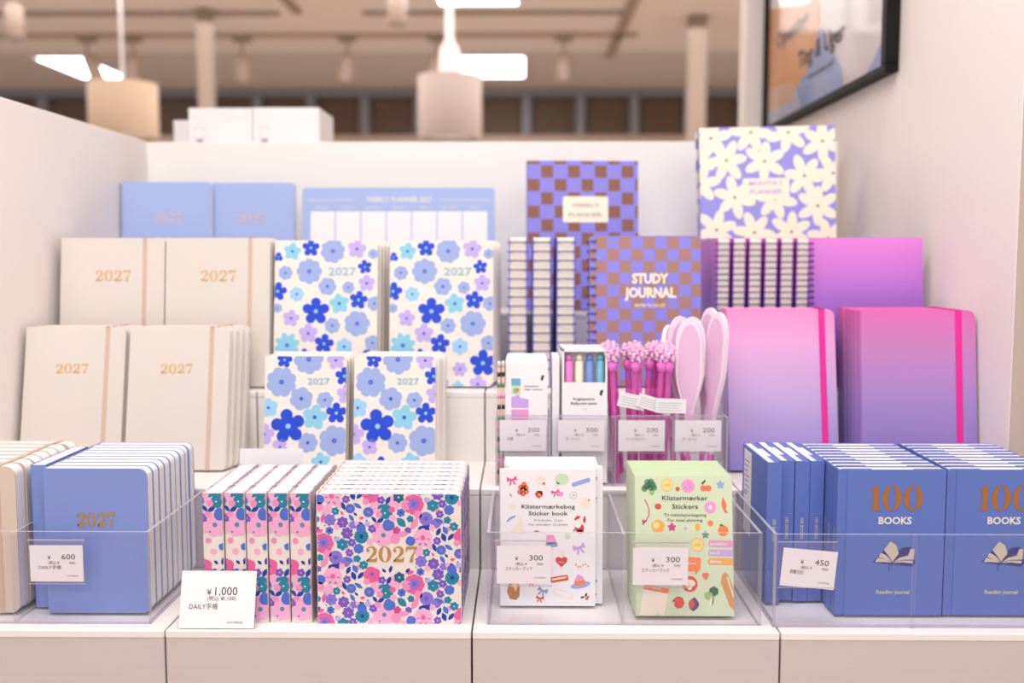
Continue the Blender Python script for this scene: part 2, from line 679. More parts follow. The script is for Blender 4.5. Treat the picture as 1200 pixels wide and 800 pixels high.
M['art_peach'] = mat('peach poster print', (224, 178, 148), 0.35)
M['art_haze'] = mat('pale blue poster print', (190, 194, 212), 0.35)
M['art_orange'] = mat('orange poster print', (226, 150, 72), 0.35)
M['art_blue'] = mat('blue poster print', (134, 156, 206), 0.35)

# levels (world z) and main planes
L1, L2, L3, L4 = CZ - .384, CZ - .284, CZ - .187, CZ - .090
Y1, Y2, Y3, Y4, YB = 0.993, 1.20, 1.366, 1.578, 1.80
XL, XR = -.674, .584

# ------------------------------------------------------------------ the room
def struct(name, mb):
    return tag(mb.build(name), kind='structure')


b = MB(); b.box(-7, -3, -.05, 7, 9.2, 0, M['floor']); struct('floor', b)
CEIL = CZ + 1.45
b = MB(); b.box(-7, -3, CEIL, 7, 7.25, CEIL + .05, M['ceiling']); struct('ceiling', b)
b = MB(); b.box(-7, 7.25, CEIL + .0, 7, 9.2, CEIL + .05, M['ceiling_shade']); struct('ceiling_rear', b)  # same ceiling carried on, with the rear shade in its colour
b = MB(); b.box(-7, 9.0, 0, 7, 9.2, CEIL, M['far_wall']); struct('wall_far', b)
# joints of the ceiling
for i, (x0, y0, x1, y1, wd, m) in enumerate([(-4, 6.04, -1.45, 6.09, 0, 'rail'), (-.95, 6.04, .6, 6.09, 0, 'rail'), (-4.6, 6.62, .75, 6.70, 0, 'rail2'), (.60, 4.6, .66, 7.4, 0, 'rail'), (-1.36, 4.6, -1.31, 6.05, 0, 'rail')]):
    b = MB(); b.box(x0, y0, CEIL - .02, x1, y1, CEIL + .001, M[m]); struct('trim_%d' % (i + 1), b)

# side and back panels of the display alcove
b = MB(); b.cbox(XL - .03, 1.187, 0, XL, YB + .03, CZ + .205, M['wall'], .001); struct('wall_left', b)
b = MB(); b.cbox(XL, YB, 0, XR - .022, YB + .03, CZ + .2035, M['back'], .001); struct('wall_back', b)
b = MB(); b.cbox(XR, 1.187, 0, XR + .09, 2.40, CEIL, M['wall'], .001); b.box(XR - .056, 2.40, 0, XR + .09, 2.48, CEIL, M['wall']); struct('wall_right', b)
b = MB(); b.box(XR + .0005, 1.1855, 0, XR + .09, 1.1869, CEIL, M['edge_shade']); struct('trim_9', b)  # added strip, no real trim: its darker colour shades the panel end

# display steps, one thing per unit; each step a box of its own
xs = [-.6725, -.3679, -.0513, .265, .5815]
cols = ['the leftmost display column', 'the second display column from left', 'the third display column from left', 'the rightmost display column']
steps = ['lowest front step', 'second step', 'third step', 'highest rear step']
for i in range(4):
    x0, x1 = xs[i] + .0007, xs[i + 1] - .0007
    if i < 3:
        x1 = xs[i + 1] - .0012
    for k, (ya, yb, z1) in enumerate([(Y1, Y2, L1), (Y2, Y3, L2), (Y3, Y4, L3), (Y4, YB - .0005, L4)]):
        u = empty('display_riser', (x0, ya, 0))
        tag(u, 'white wood-grain box, %s of %s' % (steps[k], cols[i]), 'display riser', 'stepped display risers')
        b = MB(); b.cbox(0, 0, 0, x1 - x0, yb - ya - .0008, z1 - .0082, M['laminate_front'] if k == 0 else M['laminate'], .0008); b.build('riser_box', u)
        b = MB(); b.cbox(0, -.0005, z1 - .008, x1 - x0, yb - ya - .0009, z1, M['laminate'], .0009); b.build('shelf_top', u)

# ------------------------------------------------------------------ far background things
u = empty('wall_cabinet', (0, 8.9, CZ + 1.0))
tag(u, 'long row of dark brown cabinets with grey posts on the far wall', 'cabinet')
b = MB(); b.box(-5.4, -.03, -.05, 5.2, .09, .06, M['far_wall']); b.build('ledge', u)
b = MB(); b.box(-5.4, .02, .06, 5.2, .09, .46, M['steel']); b.build('back_board', u)
b = MB(); b.box(-5.4, -.10, .39, 5.2, .0, .44, M['steel']); b.build('top_rail', u)
x = -5.1
first = None
while x < 4.9:
    if first is None:
        b = MB(); b.cbox(0, 0, 0, .37, .03, .315, M['dark_panel'], .004); first = b.build('door_panel', u)
        b = MB(); b.cbox(.375, -.05, 0, .455, .03, .33, M['steel'], .006); post = b.build('post', u)
        o, p = first, post
    else:
        o, p = first.copy(), post.copy()
        COL.objects.link(o); COL.objects.link(p)
    o.location = (x, -.02, .065)
    p.location = (x, -.02, .062)
    x += .472

for i, (x, y, wd, lab) in enumerate([(-2.78, 6.0, .085, 'left slim beige column behind the white boxes'), (1.06, 6.2, .11, 'right slim beige column beside the far cabinets')]):
    b = MB(); b.cbox(-wd / 2, -wd / 2, 0, wd / 2, wd / 2, CEIL - .003, M['column'], .012)
    b.cbox(-wd * .62, -wd * .62, 0, wd * .62, wd * .62, .12, M['column'], .01)
    tag(b.build('column', loc=(x if i else -1.875, y, 0.0)), lab, 'column')

for i, (x0, x1, y0, y1, lab) in enumerate([(-.47, -.03, 5.15, 5.85, 'bright square ceiling light cut by the top edge of the photo'), (-.47, .01, 7.36, 8.17, 'bright ceiling light behind the stem of the pale pendant lamp'),
                                           (-3.55, -3.20, 7.36, 8.17, 'bright ceiling light at the left behind the spotlight')]):
    u = empty('ceiling_light', ((x0 + x1) / 2, (y0 + y1) / 2, CEIL)); tag(u, lab, 'ceiling light', 'square ceiling lights')
    hx, hy = (x1 - x0) / 2, (y1 - y0) / 2
    b = MB()
    for a in ((-hx - .02, -hy - .02, hx + .02, -hy), (-hx - .02, hy, hx + .02, hy + .02), (-hx - .02, -hy, -hx, hy), (hx, -hy, hx + .02, hy)):
        b.box(a[0], a[1], -.016, a[2], a[3], 0, M['white_metal'])
    b.build('frame', u)
    b = MB(); b.cbox(-hx, -hy, -.012, hx, hy, -.001, M['panel_light'], .002); b.build('diffuser', u)


def spotlight(x, y, tilt, turn, lab):
    u = empty('spotlight', (x, y, CEIL - .02)); tag(u, lab, 'spotlight', 'ceiling spotlights')
    b = MB(); b.cbox(-.06, -.02, -.03, .06, .02, 0, M['rail'], .004); b.build('mount', u)
    b = MB(); b.tube([(0, 0, -.03), (0, 0, -.12)], .010, M['rail2']); b.build('stem', u)
    b = MB(); b.lathe([(.001, 0), (.035, 0), (.045, -.02), (.048, -.17), (.042, -.172), (.038, -.15), (.001, -.148)], M['spot'], 20)
    o = b.build('lamp_head', u, loc=(0, 0, -.115), rot=(tilt, turn, 0))


for x, y, tl, tu, lab in [(-2.86, 6.66, .1, -.35, 'ceiling spotlight in front of the left ceiling light'), (-2.56, 6.66, 0, .1, 'ceiling spotlight above the warm drum lamp, right of it'),
                          (-1.84, 6.66, .1, 0, 'ceiling spotlight above the white boxes'), (-1.15, 6.66, .1, .1, 'ceiling spotlight midway between the white boxes and the pale pendant lamp'),
                          (-.56, 6.66, 0, .15, 'ceiling spotlight just left of the pale pendant stem'), (.27, 6.66, 0, 0, 'ceiling spotlight right of the middle ceiling light')]:
    spotlight(x, y, tl, tu, lab)
spotlight(-2.68, 5.35, 0, 0, 'ceiling spotlight in the top left corner of the photo')
spotlight(-.62, 5.05, 0, .0, 'pale ceiling spotlight at the top edge left of the bright panel')


def pendant(x, y, zc, r, h, m, lab, stem):
    u = empty('pendant_lamp', (x, y, zc)); tag(u, lab, 'lamp', 'drum pendant lamps')
    b = MB(); b.lathe([(r, -h / 2), (r, h / 2), (r - .006, h / 2), (r - .006, -h / 2), (r, -h / 2)], m, 40); b.build('lamp_shade', u)
    b = MB(); b.lathe([(.001, -h / 2 + .02), (r - .008, -h / 2 + .02)], M['white_card'], 40); b.build('diffuser', u)
    b = MB(); b.lathe([(.001, h / 2 - .03), (r - .008, h / 2 - .03)], M['white_card'], 40); b.build('top_disc', u)
    b = MB()
    if stem:
        b.lathe([(.05, h / 2 - .03), (.045, h / 2 + .12), (.02, h / 2 + .16), (.012, CEIL - zc)], M['white_metal'], 16)
    else:
        b.tube([(0, 0, h / 2 - .03), (0, 0, CEIL - zc)], .008, M['white_metal'])
    b.build('stem', u)


pendant(-1.86, 4.7, CZ + .672, .155, .25, M['shade_warm'], 'warm lit drum pendant lamp at the left above the side panel', False)
pendant(-.33, 4.6, CZ + .67, .145, .28, M['shade_pale'], 'pale drum pendant lamp hanging on a thick white stem', True)

# white boxes standing behind the back panel
b = MB(); b.cbox(-.74, YB + .031, 0, .30, 2.35, CZ + .202, M['back'], .002)
tag(b.build('rear_display_cabinet'), 'white cabinet top behind the back panel carrying the white boxes', 'cabinet')


def recycle(pr, x, z, r):
    for k in range(2):
        a0 = 20 + 180 * k
        pr.curve(arc_pts(x, z, r, r, a0, a0 + 140, 10), r * .07, M['ink_faint'], 1)
    pr.rect(x - r * .5, z - r * 1.35, x + r * .5, z - r * 1.05, M['ink_soft'], 1)


for i, (x0, x1, y0, y1, h, lab) in enumerate([(-.650, -.5245, 1.96, 2.10, .085, 'white cardboard box with a round arrow mark, middle of three'), (-.5225, -.3935, 1.955, 2.10, .085, 'rightmost white cardboard box with a round arrow mark'),
                                              (-.735, -.662, 2.12, 2.26, .083, 'small white box peeking out at the left of the other two')]):
    u = empty('cardboard_box', (x0, y0, CZ + .202)); tag(u, lab, 'box', 'white boxes on the rear cabinet')
    ww = x1 - x0
    b = MB(); b.cbox(0, 0, 0, ww, y1 - y0, h, M['white_card'], .0015); b.build('carton', u)
    b = MB(); b.cbox(.004, -.0006, h - .022, ww - .004, .0004, h - .0012, M['white_card'], .0003); b.build('flap', u)
    pr = Print(base=.0009); recycle(pr, .022 if i < 2 else .045, .036, .012); pr.build('printed_mark', u)

# framed poster on the right wall
u = empty('framed_poster', (XR, 1.58, CZ + .285), (0, 0, -PI / 2)); tag(u, 'black framed poster with orange and blue shapes on right wall', 'poster')
# local x runs along -Y (towards the camera); the poster spans local x from -.80 to 0
u.rotation_euler = (0, 0, -PI / 2)
PW, PH = .80, .62
for nm, a in (('frame_rail', (-PW, -.022, 0, 0, 0, .013)), ('frame_rail', (-PW, -.022, PH - .013, 0, 0, PH)), ('frame_stile', (-PW, -.022, .013, -PW + .02, 0, PH - .013)), ('frame_stile', (-.022, -.022, .013, 0, 0, PH - .013))):
    b = MB(); b.cbox(*a, M['frame_black'], .0015); b.build(nm, u)
b = MB(); b.box(-PW + .018, -.012, .0131, -.018, -.004, PH - .0131, M['art_bg']); b.build('poster_sheet', u)
pr = Print(bounds=(-PW + .02, .0135, -.022, PH - .0135), base=.0125, step=.0002)
pr.poly([(-.78, .30), (-.42, .30), (-.40, .208), (-.385, .166), (-.403, .125), (-.481, .080), (-.543, .067), (-.581, .044), (-.78, .044)], M['art_orange'], 1)
pr.poly([(-.78, .60), (-.78, .281), (-.457, .216), (-.42, .30), (-.44, .60)], M['art_white'], 2)
pr.poly([(-.78, .098), (-.60, .090), (-.549, .068), (-.581, .044), (-.78, .050)], M['art_peach'], 2)
pr.poly([(-.39, .150), (-.36, .144), (-.33, .105), (-.282, .078), (-.246, .050), (-.234, .024), (-.236, -.01), (-.56, -.01), (-.543, .067), (-.481, .080), (-.42, .115)], M['art_blue'], 1)
pr.poly([(-.543, .067), (-.50, .016), (-.50, -.01), (-.78, -.01), (-.78, .050), (-.581, .044)], M['art_haze'], 1.5)
pr.poly([(.0, .13), (-.028, .081), (-.046, .056), (-.083, .031), (-.150, .002), (.0, .0)], M['art_blue'], 1)
pr.text('Opening', -.590, .178, .032, M['ink_soft'], 'c', 4, .03, width=.250)
pr.text('Ting & Uger', -.382, .100, .034, M['ink'], 'c', 4, .02, width=.300)
pr.text('velkommen ind', -.376, .066, .010, M['ink'], 'c', 4, .01, width=.170)
pr.build('poster_print', u)
b = MB(); b.box(-PW + .018, -.0185, .0131, -.018, -.0165, PH - .0131, M['glass']); b.build('glass', u)


# ------------------------------------------------------------------ books
def book(name, label, cat, group, wd, h, t, cover, pages, ct=.001, ov=.0006, rad=.006, hard=False, band=None, band_x=.78, shape='book', band_w=.0055):
    """origin at the foot of the spine on the front cover; x = width, y = thickness, z = height"""
    u = empty(name)
    tag(u, label, cat, group)
    p = rrect(0, 0, wd, h, rad, (0, 1, 1, 0))
    b = MB()
    if hard:
        hx = .007
        for y0, y1 in ((0, ct), (t - ct, t)):
            b.prism(rrect(hx + .0022, 0, wd, h, rad, (0, 1, 1, 0), 3), y0, y1, cover)
        b.box(0, ct * .45, 0, hx + .0024, ct * 1.0, h, cover)
        b.box(0, t - ct, 0, hx + .0024, t - ct * .45, h, cover)
        b.box(0, ct * .3, 0, hx * .62, ct, h, cover)
        b.box(-.0006, ct * .25, 0, ct, t - ct * .25, h, cover)
    else:
        b.prism(p, 0, ct, cover)
        b.prism(p, t - ct, t, cover)
        n = 4
        pts = [(ct * .0 + 0, 0), (-.0008, t * .2), (-.0012, t * .5), (-.0008, t * .8), (0, t)]
        for i in range(4):
            (xa, ya), (xb, yb) = pts[i], pts[i + 1]
            b.add([(xa, ya, 0), (xb, yb, 0), (xb, yb, h), (xa, ya, h), (xa + ct, ya, 0), (xb + ct, yb, 0), (xb + ct, yb, h), (xa + ct, ya, h)],
                  [(0, 3, 2, 1), (4, 5, 6, 7), (3, 7, 6, 2), (0, 1, 5, 4)], cover)
    b.build('cover', u)
    b = MB()
    b.prism(rrect(ct, ov, wd - ov, h - ov, max(0.0005, rad - ov), (0, 1, 1, 0)), ct + .0001, t - ct - .0001, pages)
    b.build('page_block', u)
    if band:
        b = MB()
        x0, x1 = wd * band_x, wd * band_x + band_w
        e = .0007
        b.box(x0, -e, -.0003, x1, 0, h + e, band)
        b.box(x0, t, -.0003, x1, t + e, h + e, band)
        b.box(x0, -e, h, x1, t + e, h + e, band)
        b.build('elastic_band', u)
    return u


def ordinal(i):
    return ['front', 'second', 'third', 'fourth', 'fifth', 'sixth', 'seventh', 'eighth', 'ninth', 'tenth'][i]


def stack(proto, n, x, y, z, lean, t, label, dx=0.0, jit=.0006, seed=1, skip=(), keep=1, dy=0.0002, yaw=0):
    """a row of upright copies one behind another, resting on the surface at z"""
    rnd = random.Random(seed)
    hb = t * math.sin(lean)
    for i in range(n):
        o = proto if i == 0 else copy_tree(proto, skip=() if i < keep else skip)
        jx = (rnd.random() - .5) * 2 * jit if i else 0
        o.location = (x + jx + dx * i, y + i * (t + dy) / math.cos(lean), z + hb + .0002)
        o.rotation_euler = (-lean, 0, yaw)
        if i == 0:
            o['label'] = label % 'frontmost'
        elif i == n - 1:
            o['label'] = label % 'rearmost'
        else:
            o['label'] = label % (ordinal(i) + ' from the front')


# ---- ditsy floral print (one repeat, drawn in 1/4 mm units measured on the cover)
DK = .000245
FILL = [(170, 262, 15, 'pale'), (112, 300, 12, 'lilac'), (285, 250, 13, 'pink'), (340, 306, 13, 'pink'), (245, 345, 9, 'pale'), (160, 358, 12, 'pale'), (290, 345, 11, 'lilac'), (330, 350, 12, 'pink'), (398, 320, 14, 'pale'), (408, 408, 20, 'pink'), (160, 410, 12, 'lilac'), (300, 420, 13, 'pale'), (205, 455, 10, 'pink'), (120, 470, 16, 'pink'), (180, 525, 12, 'pale'), (250, 530, 10, 'pink'), (395, 285, 12, 'hot'), (440, 430, 15, 'pale'), (455, 265, 20, 'pink'), (90, 275, 12, 'pink'), (225, 500, 10, 'lilac'), (330, 455, 11, 'pink'), (445, 470, 12, 'hot'), (460, 500, 12, 'cobalt'), (420, 510, 14, 'pale'), (350, 500, 12, 'pale'), (385, 480, 13, 'cobalt')]
DITSY = [('f', x_, y_, r_, c_, 5, .2) for x_, y_, r_, c_ in FILL] + [('f', 88, 242, 19, 'cobalt', 4, .15), ('f', 140, 228, 37, 'pale', 9, .15), ('d', 140, 228, 11, 'hot'), ('f', 201, 241, 16, 'purple', 6, .45), ('d', 201, 241, 4, 'pink'),
         ('l', 231, 226, 28, 14, 1.9, 'navy'), ('l', 257, 226, 26, 14, .7, 'navy'), ('l', 189, 269, 34, 15, -1.2, 'navy'), ('f', 218, 280, 19, 'cobalt', 12, .12), ('d', 218, 280, 8, 'pviolet'),
         ('l', 250, 268, 38, 15, -.6, 'cobalt'), ('f', 307, 222, 34, 'hot', 5, .28), ('d', 307, 218, 8, 'cobalt'), ('f', 326, 276, 24, 'pale', 5, .2), ('f', 295, 295, 20, 'cobalt', 14, .08), ('d', 295, 295, 6, 'hot'),
         ('f', 366, 292, 30, 'teal', 7, .14), ('l', 345, 272, 26, 14, .7, 'teal'), ('d', 365, 299, 4, 'ds_bg'), ('f', 402, 256, 28, 'pale', 5, .2), ('l', 379, 245, 34, 16, 1.1, 'navy'), ('f', 350, 244, 16, 'purple', 5, .5), ('d', 350, 244, 4, 'pink'),
         ('f', 155, 291, 16, 'teal', 6, .42), ('d', 155, 291, 4, 'sky'), ('l', 183, 299, 18, 10, -.9, 'hot'), ('l', 101, 322, 36, 16, 1.4, 'hot'), ('l', 266, 320, 20, 12, .1, 'hot'), ('l', 86, 376, 30, 16, .3, 'hot'),
         ('l', 240, 304, 19, 9, -.8, 'navy'), ('f', 132, 328, 24, 'pviolet', 7, .42), ('d', 132, 328, 5, 'cobalt'), ('f', 185, 338, 23, 'purple', 7, .42), ('d', 185, 338, 6, 'hot'), ('f', 204, 384, 24, 'purple', 7, .42), ('d', 204, 384, 6, 'hot'),
         ('f', 129, 373, 16, 'cobalt', 6, .42), ('d', 129, 373, 5, 'navy'), ('l', 223, 320, 34, 15, -1.0, 'cobalt'), ('f', 228, 350, 16, 'pviolet', 6, .42), ('f', 264, 398, 28, 'teal', 16, .14), ('d', 264, 398, 9, 'navy'), ('f', 263, 364, 19, 'cobalt', 4, .12),
         ('l', 265, 347, 28, 14, -.8, 'navy'), ('f', 311, 365, 17, 'purple', 6, .45), ('d', 311, 365, 4, 'pink'), ('l', 319, 326, 30, 13, -.9, 'navy'), ('l', 345, 330, 30, 16, .5, 'navy'), ('f', 380, 350, 24, 'cobalt', 3, .16),
         ('f', 356, 392, 44, 'pale', 7, .22), ('d', 358, 392, 10, 'slate'), ('f', 102, 427, 40, 'hot', 8, .14), ('f', 102, 425, 24, 'pviolet', 9, .6), ('d', 102, 425, 8, 'cobalt'), ('f', 183, 432, 24, 'teal', 6, .42), ('d', 183, 432, 4, 'sky'), ('f', 223, 424, 17, 'purple', 6, .45), ('d', 223, 424, 4, 'pink'),
         ('l', 434, 338, 48, 27, -.8, 'teal'), ('f', 87, 488, 14, 'teal', 5, .4), ('f', 433, 297, 17, 'cobalt', 6, .42), ('d', 433, 297, 5, 'navy'), ('f', 424, 232, 22, 'dteal', 6, .4), ('d', 424, 232, 5, 'sky'), ('f', 414, 372, 16, 'fuchsia', 5, .4),
         ('l', 440, 388, 48, 22, .15, 'pink'), ('f', 154, 487, 27, 'pviolet', 18, .14), ('d', 154, 487, 10, 'purple'), ('h', 143, 527, 28, 'navy'), ('l', 105, 508, 52, 26, 1.1, 'pink'), ('f', 197, 506, 20, 'pviolet', 4, .2), ('l', 210, 497, 34, 17, -.4, 'cobalt'),
         ('f', 213, 468, 16, 'purple', 6, .45), ('d', 213, 468, 4, 'pink'), ('f', 252, 450, 20, 'cobalt', 7, .25), ('f', 245, 493, 15, 'teal', 5, .42), ('f', 272, 520, 18, 'teal', 6, .42), ('d', 272, 520, 4, 'sky'), ('l', 207, 542, 34, 16, 1.1, 'navy'),
         ('l', 229, 566, 36, 19, -1.2, 'navy'), ('l', 259, 564, 34, 16, .9, 'navy'), ('l', 236, 536, 36, 19, -1.1, 'cobalt'), ('l', 359, 543, 20, 11, -.8, 'navy'), ('l', 387, 537, 30, 13, 1.3, 'navy'), ('l', 460, 543, 24, 13, .8, 'navy'), ('l', 128, 255, 14, 7, .8, 'slate'), ('l', 152, 256, 14, 7, -.8, 'slate'), ('l', 118, 232, 16, 4, .1, 'slate'), ('l', 164, 233, 16, 4, -.3, 'slate'),
         ('d', 240, 262, 3, 'dteal'), ('d', 110, 352, 3, 'dteal'), ('d', 152, 402, 3, 'dteal'), ('d', 288, 330, 4, 'purple'), ('d', 338, 420, 4, 'teal'), ('f', 462, 372, 14, 'purple', 6, .42), ('f', 470, 450, 20, 'pale', 5, .2), ('f', 122, 285, 19, 'pale', 5, .2)]


def ditsy(pr, W, H, ox=0, oz=0, box=None, k=DK):
    """fills W x H with the repeat; ox, oz shift it; box = text window kept clear"""
    for i in range(-2, 4):
        for j in range(-4, 4):
            dx, dy = 385 * i, -165 * i + 340 * j
            for n, e in enumerate(DITSY):
                x, z = (e[1] + dx - 74) * k + ox, (772 - (e[2] + dy)) * k * 1.02 + oz
                if not (-.012 < x < W + .012 and -.012 < z < H + .012):
                    continue
                if box and box[0] < x < box[2] and box[1] < z < box[3]:
                    continue
                ly = {'d': 2, 'l': 1, 'h': 0, 'f': 0 if e[3] > 27 else 1}[e[0]]
                ly = ly + (n % 5) * .18
                if e[0] == 'f':
                    rot = (n * 1.7) % 6.28
                    pr.poly(flower(x, z, e[3] * k * 1.12, e[5], e[6] * .8, rot, .7, 4 if e[5] > 8 else 5), M[e[4]], ly)
                elif e[0] == 'd':
                    pr.poly(disc(x, z, e[3] * k, n=8), M[e[4]], 2.9)
                elif e[0] == 'l':
                    pr.poly(leaf(x, z, e[3] * k * 1.15, e[4] * k * 1.2, e[5], 4), M[e[6]], ly)
                else:
                    r_ = e[3] * k
                    pr.poly([(x - r_, z - r_ * .75), (x - r_ * .7, z + r_ * .2), (x - r_ * .2, z + r_ * .4), (x + r_, z + r_ * .6), (x + r_ * .9, z - r_ * .5), (x, z - r_ * .35)], M[e[4]], ly)


DW, DH, DT = .1505, .1385, .0212
u_ds = book('daily_planner', 'x', 'planner', 'ditsy floral daily planners facing out', DW, DH, DT, M['ds_bg'], M['pages'], .0018, .0012, .007)
pr = Print(clip=rrect(.0005, .0005, DW - .0005, DH - .0005, .0068, (0, 1, 1, 0), 4))
ditsy(pr, DW, DH, 0, 0, (.048, .064, .104, .087))
pr.build('floral_print', u_ds)
pr = Print(base=.0004)
serif(pr, '2027', .0775, .0665, .0165, M['gold'], 3, .07, 1.12)
pr.build('foil_title', u_ds)
# printed spine (local x = -0.0012 plane, run along y)
pr = Print(bounds=(.0004, .0006, DT - .0004, DH - .0006))
ditsy(pr, DT, DH, -.0610, .004, k=.00026)
sp = pr.build('spine_print', u_ds, loc=(-.00125, DT, 0), rot=(0, 0, -PI / 2))
# printed inner corners of the case seen on the head
pr = Print(bounds=(0, 0, DW - .006, .0018))
for k in range(18):
    pr.poly(leaf(.006 + k * .0082 + (k * 37 % 5) * .0004, .0009, .006 + (k * 13 % 4) * .001, .0016, 0), M[['pink', 'cobalt', 'hot', 'navy', 'teal', 'lilac'][k * 5 % 6]], 0)
hp = pr.build('edge_print', u_ds, loc=(0, 0, DH), rot=(-PI / 2, 0, 0))
pr2 = hp.copy(); COL.objects.link(pr2); pr2.location = (0, DT - .0018, DH)
# the printed pattern also runs over the fore edge
pr = Print(bounds=(.0002, .004, DT - .0002, DH - .004))
ditsy(pr, DT, DH, -.012, .02)
pr.build('fore_edge_print', u_ds, loc=(DW, 0, 0), rot=(0, 0, PI / 2))

sp_proto = copy_tree(u_ds, skip=('floral_print', 'foil_title'))
stack(u_ds, 8, -.2137, 1.013, L1, 0, DT, '%s of the pink and blue ditsy floral planners standing face out', seed=3, skip=('floral_print', 'foil_title', 'spine_print'), jit=.0008)
for i in range(5):
    o = sp_proto if i == 0 else copy_tree(sp_proto)
    o.location = (-.3335 + .0228 * i + .0216, 1.0165 + (i % 2) * .0008, L1 + .0002)
    o.rotation_euler = (0, 0, PI / 2 + (.006, -.004, .003, 0, -.003)[i])
    o['label'] = 'ditsy floral planner with its spine out, %s from the left' % ['first', 'second', 'third', 'fourth', 'fifth and nearest the stack'][i]
    o['group'] = 'ditsy floral planners with spines out'

# ---- blue daily planner with gold year
BW, BH, BT = .1105, .157, .0165
u_b = book('daily_planner', 'x', 'planner', 'plain blue daily planners in the left tray', BW, BH, BT, M['blue'], M['pages'], .0012, .0004, .009)
pr = Print(base=.0003); serif(pr, '2027', .0545, .0945, .0150, M['gold'], 1, .05, .98)
pr.build('foil_title', u_b)
TF = L1 + .0029                                    # inner floor of the acrylic trays
side = copy_tree(u_b, skip=('foil_title',))
stack(u_b, 9, -.5075, 1.034, TF, 0, BT, '%s of the face-out plain blue planners in left tray', seed=5, skip=('foil_title',), jit=.0012)
side.location = (-.5295 + .0165, 1.052, TF + .0002)
side.rotation_euler = (0, 0, PI / 2)
side['label'] = 'plain blue planner turned spine out between tray divider and blue stack'

# ---- cream daily planners beside the divider
u_c = book('daily_planner', 'x', 'planner', 'cream daily planners in the left tray', BW, BH + .002, .0195, M['cream_deep'], M['pages'], .0014, .0006, .010, band=M['band'], band_x=.80)
stack(u_c, 7, -.5375 - BW, 1.034, TF, 0, .0212, '%s of the cream year planners with beige elastic in the left tray', seed=6, jit=.002)

# ---- cream planners on the second step
CW, CH = .134, .190
u_c2 = book('cream_planner', 'x', 'planner', 'large cream planners on the second step', CW, CH, .0135, M['cream'], M['pages'], .0016, .001, .006, band=M['band'], band_x=.80)
pr = Print(base=.0003); serif(pr, '2027', .064, .128, .0128, M['gold_pale'], 1, .08, 1.15); pr.build('foil_title', u_c2)
pb = copy_tree(u_c2)
stack(u_c2, 4, -.6650, 1.2890, L2, R(11.5), .0135, '%s of the left stack of cream elastic planners on second step', seed=8, jit=.001, dx=.003, skip=('foil_title',))
stack(pb, 4, -.5250, 1.2890, L2, R(11.5), .0135, '%s of the right stack of cream elastic planners on second step', seed=9, jit=.001, dx=.0045, skip=('foil_title',))
for o in bpy.data.objects:
    pass

# ---- cream A5 planners on the third step
u_c3 = book('cream_planner', 'x', 'planner', 'tall cream planners on the third step', .149, .212, .018, M['cream'], M['pages'], .0016, .001, .006, band=M['band'], band_x=.79)
pr = Print(base=.0003); serif(pr, '2027', .075, .150, .0158, M['gold_pale'], 1, .08, 1.1); pr.build('foil_title', u_c3)
pb = copy_tree(u_c3)
stack(u_c3, 3, -.6600, 1.401, L3, R(7), .018, '%s of the tall cream planners at the far left on third step', seed=10, jit=.001, skip=('foil_title',))
stack(pb, 3, -.5085, 1.399, L3, R(7), .018, '%s of the tall cream planners beside the blue floral ones', seed=11, jit=.001, skip=('foil_title',))

# ---- blue flower planners (third step: tall, second step: small)
BIG = [(155, 130, 52, 'cyan', 5), (268, 108, 52, 'royal', 5), (403, 128, 76, 'peri', 8), (550, 115, 56, 'lilac', 5), (650, 145, 32, 'peri', 6), (600, 225, 42, 'royal', 5), (115, 262, 45, 'peri', 7), (260, 252, 79, 'peri', 8), (372, 345, 56, 'peri', 6),
       (500, 352, 39, 'peri', 6), (612, 325, 50, 'lilac', 5), (70, 165, 30, 'royal', 3), (68, 375, 55, 'royal', 5), (185, 392, 47, 'sky', 7), (445, 450, 60, 'cyan', 5), (563, 428, 54, 'royal', 5), (303, 497, 80, 'royal', 5), (68, 478, 30, 'peri', 6),
       (152, 540, 50, 'lilac', 5), (660, 450, 46, 'peri', 6), (405, 585, 49, 'peri', 7), (555, 572, 80, 'peri', 7), (258, 632, 57, 'lilac', 5), (130, 705, 80, 'cyan', 8), (355, 695, 58, 'royal', 5), (478, 712, 52, 'sky', 6), (240, 770, 44, 'royal', 5),
       (650, 690, 46, 'peri', 5), (618, 812, 78, 'royal', 5), (478, 849, 47, 'lilac', 6), (586, 940, 52, 'lilac', 5), (467, 954, 36, 'cyan', 5), (130, 865, 66, 'peri', 8), (300, 880, 54, 'lilac', 5), (210, 950, 40, 'cyan', 5), (370, 930, 40, 'peri', 6)]
SMALL = [(210, 138, 36, 'royal', 5), (325, 135, 72, 'peri', 8), (455, 140, 42, 'lilac', 5), (197, 243, 73, 'peri', 8), (496, 215, 42, 'royal', 5), (293, 322, 56, 'peri', 6), (405, 328, 40, 'peri', 6), (508, 300, 46, 'lilac', 5), (137, 365, 44, 'sky', 5),
         (358, 410, 58, 'cyan', 5), (460, 390, 48, 'royal', 5), (232, 452, 78, 'royal', 5), (118, 490, 48, 'lilac', 5), (327, 530, 48, 'peri', 7), (452, 520, 74, 'peri', 7), (195, 550, 40, 'lilac', 4), (250, 640, 44, 'royal', 5), (390, 620, 44, 'cyan', 5), (140, 620, 40, 'sky', 5)]


